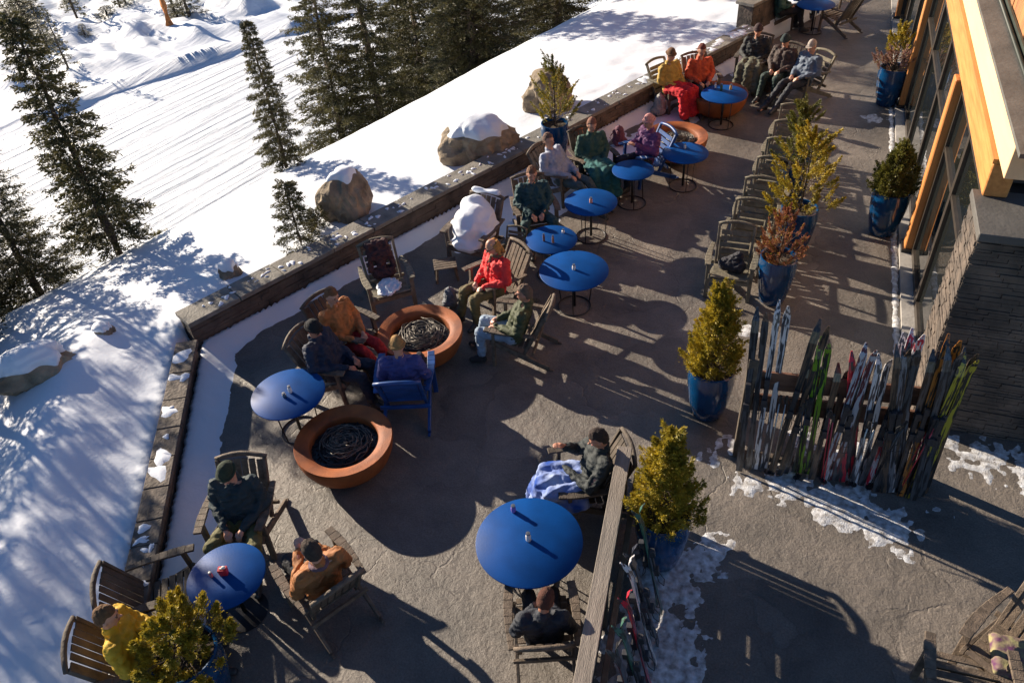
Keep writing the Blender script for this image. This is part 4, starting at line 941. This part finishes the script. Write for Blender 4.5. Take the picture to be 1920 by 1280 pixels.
chair(1462, 22, (1515, 18), 'dark chair at the top edge nearest the blue pot', 'dark')
person(1464, 20, (1515, 18), 'person in a dark green coat at the top edge nearest the blue pot', ('bottle_green', (.02, .07, .055)), ('black_trousers', (.012, .012, .014)), ('hair', (.07, .03, .02)), 12, (0, 20), 'bent', 'lap', 1.1, seed=20, near=False)
chair(1512, -8, (1528, 30), 'blue painted chair at the top edge behind the farthest table', 'blue')
person(1512, -10, (1528, 30), 'person in a blue jacket at the top edge behind the farthest table', ('cobalt', (.015, .07, .22)), ('blue_black', (.012, .016, .026)), ('hair', (.05, .03, .02)), 12, (0, 20), 'bent', 'lap', 1.1, seed=21, near=False)
chair(1572, 28, (1525, 15), 'brown chair at the right of the farthest table', 'brown')

blanket(1260, 168, (1320, 190), 'bright red blanket over the knees of the mustard jacket guest', mat('red_blanket', (.48, .012, .02), .9, .2, 6, .4, 30), 4)
blanket(1112, 308, (1150, 345), 'dark teal blanket over the knees of the bottle green guest', mat('teal_blanket', (.02, .10, .10), .9, .3, 6, .4, 30), 5)
blanket(1412, 120, (1385, 165), 'moss grey blanket over the knees of the black clad guest', mat('moss_blanket', (.10, .10, .07), .9, .3, 6, .4, 30), 6)
def bag(px, py, col, label, seed, s_=1.0, z=.15):
    p = W(px, py, z); g = random.Random(seed); mb = MB(); mb.cap((0, 0, .14), (0, 0, .34), .13, .10); mb.cap((-.08, .06, .12), (.08, .06, .12), .08, .08); mb.cap((0, .10, .14), (0, .10, .24), .06, .05)
    mb.tube([(-.06, -.10, .10), (-.08, -.17, .22), (-.05, -.09, .38)], .014, 6); mb.tube([(.06, -.10, .10), (.08, -.17, .22), (.05, -.09, .38)], .014, 6); mb.tube([(-.03, 0, .42), (0, 0, .47), (.03, 0, .42)], .012, 6)
    o = mb.remesh('backpack', [cloth(*col)], None, .013, 2, .018, 12, seed); o.location = (p.x, p.y, -.015); o.rotation_euler = (0, 0, g.uniform(0, 6)); o.scale = (s_,) * 3
    tag(o, label, 'backpack')
bag(1236, 205, ('pale_canvas', (.30, .29, .27)), 'pale canvas backpack on the paving left of the mustard jacket guest', 1, 1.2)
bag(1160, 262, ('plum_bag', (.14, .05, .08)), 'plum backpack on the snow by the wall behind the purple guest', 2, 1.1)
bag(1085, 262, ('rust_bag', (.28, .09, .04)), 'rusty red backpack against the wall right of the tall potted conifer', 3, 1.1)
bag(845, 560, ('grey_bag', (.16, .17, .19)), 'grey backpack on the paving left of the blonde guest', 4, .9)
bag(1345, 108, ('tan_bag', (.26, .17, .09)), 'tan backpack by the wall between the orange and the black guests', 5, 1.1)
bag(1438, 160, ('brown_bag', (.10, .055, .035)), 'dark brown backpack at the feet of the dark brown guest', 6, 1.0)
# empty chairs by the long wall
ch = chair(728, 535, (762, 608), 'wooden chair with a maroon jacket over its back, facing the middle fire bowl', 'olive')
p = W(728, 535, .42); hd = heading((728, 535), (762, 608)); mb = MB()
mb.cap((-.12, -.42, .84), (.12, -.42, .84), .07, .07); mb.cap((-.10, -.32, .72), (.10, -.32, .72), .09, .09); mb.cap((-.09, -.2, .48), (.09, -.2, .48), .09, .08); mb.cap((-.12, -.40, .86), (-.17, -.22, .55), .05, .04); mb.cap((.12, -.40, .86), (.17, -.22, .55), .05, .04)
mb.cap((0, -.40, .80), (0, -.22, .5), .08, .08)
o = mb.remesh('draped_jacket', [cloth('maroon_black', (.06, .022, .022))], None, .015, 3, .035, 10, 5); o.location = (p.x, p.y, 0); o.rotation_euler = (0, 0, hd); o.scale = (1.16, 1.14, 1.14); tag(o, 'maroon black jacket slumped over the empty chair by the fire bowl', 'jacket')
mb = MB(); mb.ball((0, .08, .415), (.19, .2, .05), 16, 8); mb.ball((.05, .2, .41), (.16, .12, .04), 12, 6)
o = mb.remesh('snow_heap', [SNOW], None, .014, 2, .03, 12, 4); o.location = (p.x, p.y, 0); o.rotation_euler = (0, 0, hd); o.scale = (1.16, 1.14, 1.14); tag(o, 'thin snow on the seat of the chair with the maroon jacket', 'snow')
chair(890, 452, (845, 500), 'wooden chair buried under a round heap of snow', 'brown', sc=1.08)
p = W(890, 452, .42); hd = heading((890, 452), (845, 500)); mb = MB()
mb.ball((0, -.06, .62), (.34, .38, .36), 18, 12); mb.ball((.06, -.26, .78), (.28, .20, .24), 16, 10); mb.ball((0, .22, .46), (.26, .16, .14), 14, 8); mb.cap((-.30, -.2, .64), (-.31, .2, .65), .05, .06); mb.cap((.30, -.3, .64), (.31, .05, .65), .06, .05); mb.cap((-.2, -.5, .99), (.2, -.5, .99), .05, .05)
o = mb.remesh('snow_heap', [SNOW], None, .02, 5, .035, 2.6, 7); o.location = (p.x, p.y, 0); o.rotation_euler = (0, 0, hd); o.scale = (1.16, 1.14, 1.14); tag(o, 'big round heap of snow piled on the chair by the wall', 'snow')
ch = chair(958, 462, (925, 510), 'small pale olive chair squeezed behind the blonde guest', 'olive', sc=.62)
# low stool with brown tray by the snow heap chair
st = empty('low_stool', W(838, 520), .5, 'low brown stool on the snow beside the middle fire bowl group', 'stool')
mb = MB(); [mb.box((0, -.14 + .07 * i, .30), (.40, .06, .02)) for i in range(5)]; mb.build('seat', WOODG(), st, bevel=.003)
for sx_, sy_ in ((-1, -1), (1, -1), (1, 1), (-1, 1)): mb = MB(); mb.bar((sx_ * .19, sy_ * .15, 0), (sx_ * .15, sy_ * .12, .29), .035, .035); mb.build('leg', WOODG(), st)
# the row of empty chairs
for i in range(7):
    yy = 11.05 + i * .80; xx = -.60 + .125 * i - .006 * i * i
    if 'olive' in PROTO:
        root = copy_tree(PROTO['olive']); root.location = (xx, yy, 0); root.scale = (1.18, 1.06, 1.16); root.rotation_euler = (0, 0, math.pi - .03 + rnd.uniform(-.05, .05))
        root['label'] = ['first empty chair of the long row, beside the rusty shrub', 'second empty chair of the long row from the viewer', 'third empty chair of the long row from the viewer', 'fourth empty chair, the middle one of the long row', 'fifth empty chair of the long row from the viewer', 'sixth empty chair of the long row, next to last', 'last empty chair of the long row, farthest from the viewer'][i]
        root['group'] = 'row of empty chairs on the open terrace'
p = Vector((-.60, 11.0, 0)); mb = MB(); mb.cap((-.10, .0, .56), (.12, -.03, .56), .11, .12); mb.cap((.0, .02, .62), (.1, .05, .70), .09, .08)
o = mb.remesh('bag', [cloth('dark_bag', (.02, .02, .028))], None, .014, 3, .03, 12, 2); o.location = p; tag(o, 'dark soft bag lying on the first chair of the long row', 'bag')

# bottom right corner chairs
chair(1905, 1235, (1800, 1350), 'brown chair cut by the right edge near the bottom corner, flowered cushion on it', 'brown', sc=1.1)
p = W(1905, 1235, .52); mb = MB(); mb.box((0, 0, .03), (.46, .46, .10), taper=.85)
o = mb.remesh('cushion', [mat('flowered_cushion', (.30, .27, .13), .9, 0, 12, .3, 40, col2=(.10, .03, .09), detail=1.5)], None, .02, 6, .01, 8, 1); o.location = p; tag(o, 'green and purple flowered cushion on the chair at the bottom right', 'cushion')
chair(1812, 1300, (1800, 1200), 'brown chair at the bottom edge left of the flowered cushion', 'brown')

# ------------------------------------------------------------------ wooden screen by the largest table
a = W(1172, 838, 1.08); b = W(1092, 1280, 1.08); d = (b - a); ang = math.atan2(d.y, d.x); Ls = 5.0
scr = empty('wooden_screen', (a.x, a.y, 0), ang, 'grey wooden screen wall with a flat top board running to the bottom edge', 'screen')
mb = MB(); mb.box((Ls / 2, 0, 1.08), (Ls, .17, .035)); mb.build('top_board', mat('grey_board', (.23, .195, .165), .8, .25, 3, .5, 25, stretch=(.6, 6, 6)), scr, bevel=.005)
mb = MB()
for i in range(9): mb.box((Ls / 2, 0, .07 + i * .115), (Ls - .04, .028, .10))
mb.build('panel', WOODD(), scr, bevel=.003)
for k in range(4): mb = MB(); mb.box((.07 + k * 1.6, 0, .53), (.10, .11, 1.06)); mb.build('post', WOODD(), scr, bevel=.004)
# a cross rail carrying skis on its right side
mb = MB(); mb.box((Ls / 2, .17, .80), (Ls - .3, .06, .10)); mb.build('rail', WOODD(), scr, bevel=.004)

# ------------------------------------------------------------------ skis
SKC = {'black': ((.016, .016, .018), (.07, .07, .075)), 'white': ((.62, .60, .60), (.05, .05, .06)), 'red': ((.50, .015, .035), (.04, .03, .035)), 'lime': ((.16, .30, .015), (.018, .02, .018)),
       'grey': ((.16, .16, .175), (.02, .02, .025)), 'green': ((.05, .14, .10), (.02, .02, .022)), 'orange': ((.40, .14, .02), (.02, .018, .016)), 'silver': ((.40, .40, .43), (.10, .02, .025)), 'brown': ((.11, .07, .045), (.02, .02, .02)), 'yellow': ((.40, .33, .03), (.02, .02, .02)),
       'red_white': ((.62, .60, .62), (.52, .015, .04))}
def ski_mesh(L, wd):
    mb = MB(); n = 16; vs = []
    for i in range(n + 1):
        q = i / n; z = L * q; tip = max(0, (q - .88) / .12); ww = wd * (1 - .28 * math.sin(math.pi * min(1, q / .9)) ** 1) * (1 - .75 * tip ** 2.5) * (1 if q > .03 else .85)
        y = .09 * tip ** 1.8 + .012 * math.sin(math.pi * q); th = .012 * (1 - .5 * tip)
        vs += [(-ww / 2, y - th / 2, z), (ww / 2, y - th / 2, z), (ww / 2, y + th / 2, z), (-ww / 2, y + th / 2, z)]
    fs = [(3, 2, 1, 0), (4 * n, 4 * n + 1, 4 * n + 2, 4 * n + 3)]
    for i in range(n):
        for j in range(4): fs.append((4 * i + j, 4 * i + (j + 1) % 4, 4 * i + 4 + (j + 1) % 4, 4 * i + 4 + j))
    mb.add(vs, fs); return mb
def skis(loc, rz, lean, col, L, label, seed, tilt=0.0, group='skis leaning in the rack'):
    r = random.Random(seed); root = empty('ski_pair', loc, rz, label, 'skis', group); root.rotation_euler = (lean, tilt, rz)
    c1, c2 = SKC[col]; sk = mat('ski_' + col, c1, .3, 0, 3.2, col2=c2, stretch=(11, 11, .9), coat=.4, detail=4, sharp=True); bd = mat('binding', (.03, .03, .035), .4, .4, 20)
    for s_ in (-1, 1):
        m_ = ski_mesh(L, r.uniform(.078, .098)); o = m_.build('ski', sk, root); o.location = (s_ * r.uniform(.045, .06), s_ * .03, .0); o.rotation_euler = (R_(1.5) * s_, R_(1.2) * s_, 0 if s_ < 0 else math.pi)
        b_ = MB(); zc = L * .44
        b_.box((0, -.035, zc), (.07, .05, .10)); b_.box((0, -.03, zc + .30), (.06, .055, .09)); b_.box((0, -.02, zc + .15), (.05, .02, .24)); b_.tube([(-.03, -.03, zc), (-.05, -.05, zc - .12), (-.04, -.09, zc - .20), (.04, -.09, zc - .20), (.05, -.05, zc - .12), (.03, -.03, zc)], .006, 5)
        b_.build('binding', bd, o, bevel=.005)
    return root
def poles(loc, rz, lean, label, seed, L=1.2, group='ski poles in the rack'):
    root = empty('ski_poles', loc, rz, label, 'ski poles', group); root.rotation_euler = (lean, 0, rz); r = random.Random(seed); pm_ = [STEEL(), METAL(), mat('pole_red', (.5, .03, .05), .4)][seed % 3]
    for s_ in (-1, 1):
        mb = MB(); mb.tube([(s_ * .03, 0, 0), (s_ * .035, 0, L)], [.006, .009], 6); o = mb.build('pole', pm_, root, smooth=True)
        mb = MB(); mb.tube([(s_ * .035, 0, L), (s_ * .036, 0, L + .12)], .016, 7); mb.tube([(s_ * .036, 0, L + .12), (s_ * .036 + .05, -.03, L + .06), (s_ * .036 + .03, -.02, L - .06), (s_ * .036, 0, L + .10)], .005, 5); mb.build('grip', mat('grip', (.02, .02, .02), .6), o)
        mb = MB(); mb.lathe([(.001, .06), (.04, .062), (.04, .068), (.001, .07)], 14, (s_ * .03, 0, 0)); mb.build('basket', METAL(), o)
    return root
ra, rbp = W(1385, 862), W(1722, 905); dr = rbp - ra; ang = math.atan2(dr.y, dr.x); Lr = dr.length
rack = empty('ski_rack', ra, ang, 'brown timber ski rack full of skis in front of the stone pillar', 'ski rack')
for i in range(2):
    mb = MB(); mb.box((-.02 + i * (Lr + .04), .10, .86), (.12, .12, 1.72)); mb.build('post', WOODD(), rack, bevel=.005)
mb = MB(); mb.box((Lr / 2, .12, 1.36), (Lr - .07, .045, .28)); mb.build('rail', mat('red_brown_board', (.13, .06, .035), .75, .4, 3, .5, 20, stretch=(.6, 6, 6)), rack, bevel=.005)
mb = MB(); mb.box((Lr / 2, .12, .98), (Lr - .07, .045, .28)); mb.build('rail', MATS['red_brown_board'], rack, bevel=.005)
mb = MB(); mb.box((Lr / 2, .02, .10), (Lr - .07, .10, .08)); mb.build('kick_rail', WOODD(), rack, bevel=.005)
ux, uy = dr.normalized().x, dr.normalized().y
seq = ['black', 'white', 'brown', 'black', 'lime', 'brown', 'silver', 'black', 'red', 'white', 'black', 'red_white', 'black', 'brown', 'grey', 'white', 'black', 'orange', 'brown', 'yellow', 'black', 'brown']
words = {'red_white': 'white with red patches', 'black': 'black', 'white': 'white and black', 'lime': 'lime and black', 'grey': 'grey', 'silver': 'silver', 'red': 'red and black', 'brown': 'brown', 'orange': 'orange', 'yellow': 'yellow'}
ordn = ['leftmost', 'second', 'third', 'fourth', 'fifth', 'sixth', 'seventh', 'eighth', 'ninth', 'tenth', 'eleventh', 'twelfth', 'thirteenth', 'fourteenth', 'fifteenth', 'sixteenth', 'seventeenth', 'eighteenth', 'nineteenth', 'twentieth', 'twenty-first', 'rightmost']
tpos = [.03, .12, .21, .29, .36, .43, .50, .56, .605, .66, .70, .745, .785, .82, .85, .86, .885, .91, .93, .95, .97, .99]
for i, (c_, q) in enumerate(zip(seq, tpos)):
    r = random.Random(i); side = -.10 - .10 * r.random() - (.12 if i > 11 else 0) * r.random(); L = (r.uniform(2.3, 2.5) if i < 3 else r.uniform(1.9, 2.3)) if i not in (3, 5, 7, 10) else 1.7
    x = ra.x + ux * Lr * q - uy * side; y = ra.y + uy * Lr * q + ux * side
    skis((x, y, .02), ang + r.uniform(-.25, .25), -R_(r.uniform(5, 9)), c_, L, '%s ski pair from the left in the rack, %s' % (ordn[i], words[c_]) if i not in (0, 21) else '%s %s pair of skis in the rack' % (ordn[i], words[c_]), i, R_(r.uniform(-9, 5) if i > 14 else r.uniform(-10, 10)))
for i, q in enumerate([.17, .33, .47, .62, .72, .87]):
    x = ra.x + ux * Lr * q + uy * .22; y = ra.y + uy * Lr * q - ux * .22
    poles((x, y, .01), ang + i, -R_(6), '%s pair of ski poles from the left in the rack' % ordn[i] if i else 'leftmost pair of ski poles in the rack', i)
# skis on the right side of the screen
sdx, sdy = math.cos(math.atan2(d.y, d.x)), math.sin(math.atan2(d.y, d.x))
for i, (q, c_) in enumerate([(1.35, 'green'), (1.75, 'black'), (2.0, 'white'), (2.3, 'red'), (2.55, 'green'), (2.85, 'black'), (3.1, 'red'), (3.45, 'grey')]):
    x = a.x + sdx * q - sdy * .60; y = a.y + sdy * q + sdx * .60
    skis((x, y, .02), math.atan2(d.y, d.x) + math.pi, -R_(9), c_, 1.7 + .06 * (i % 3), '%s skis at the right of the wooden screen, number %d from its far end' % ({'green': 'green', 'black': 'black', 'white': 'white', 'red': 'red', 'grey': 'grey'}[c_], i + 1), 40 + i, R_(rnd.uniform(-4, 4)), 'skis leaning on the wooden screen')
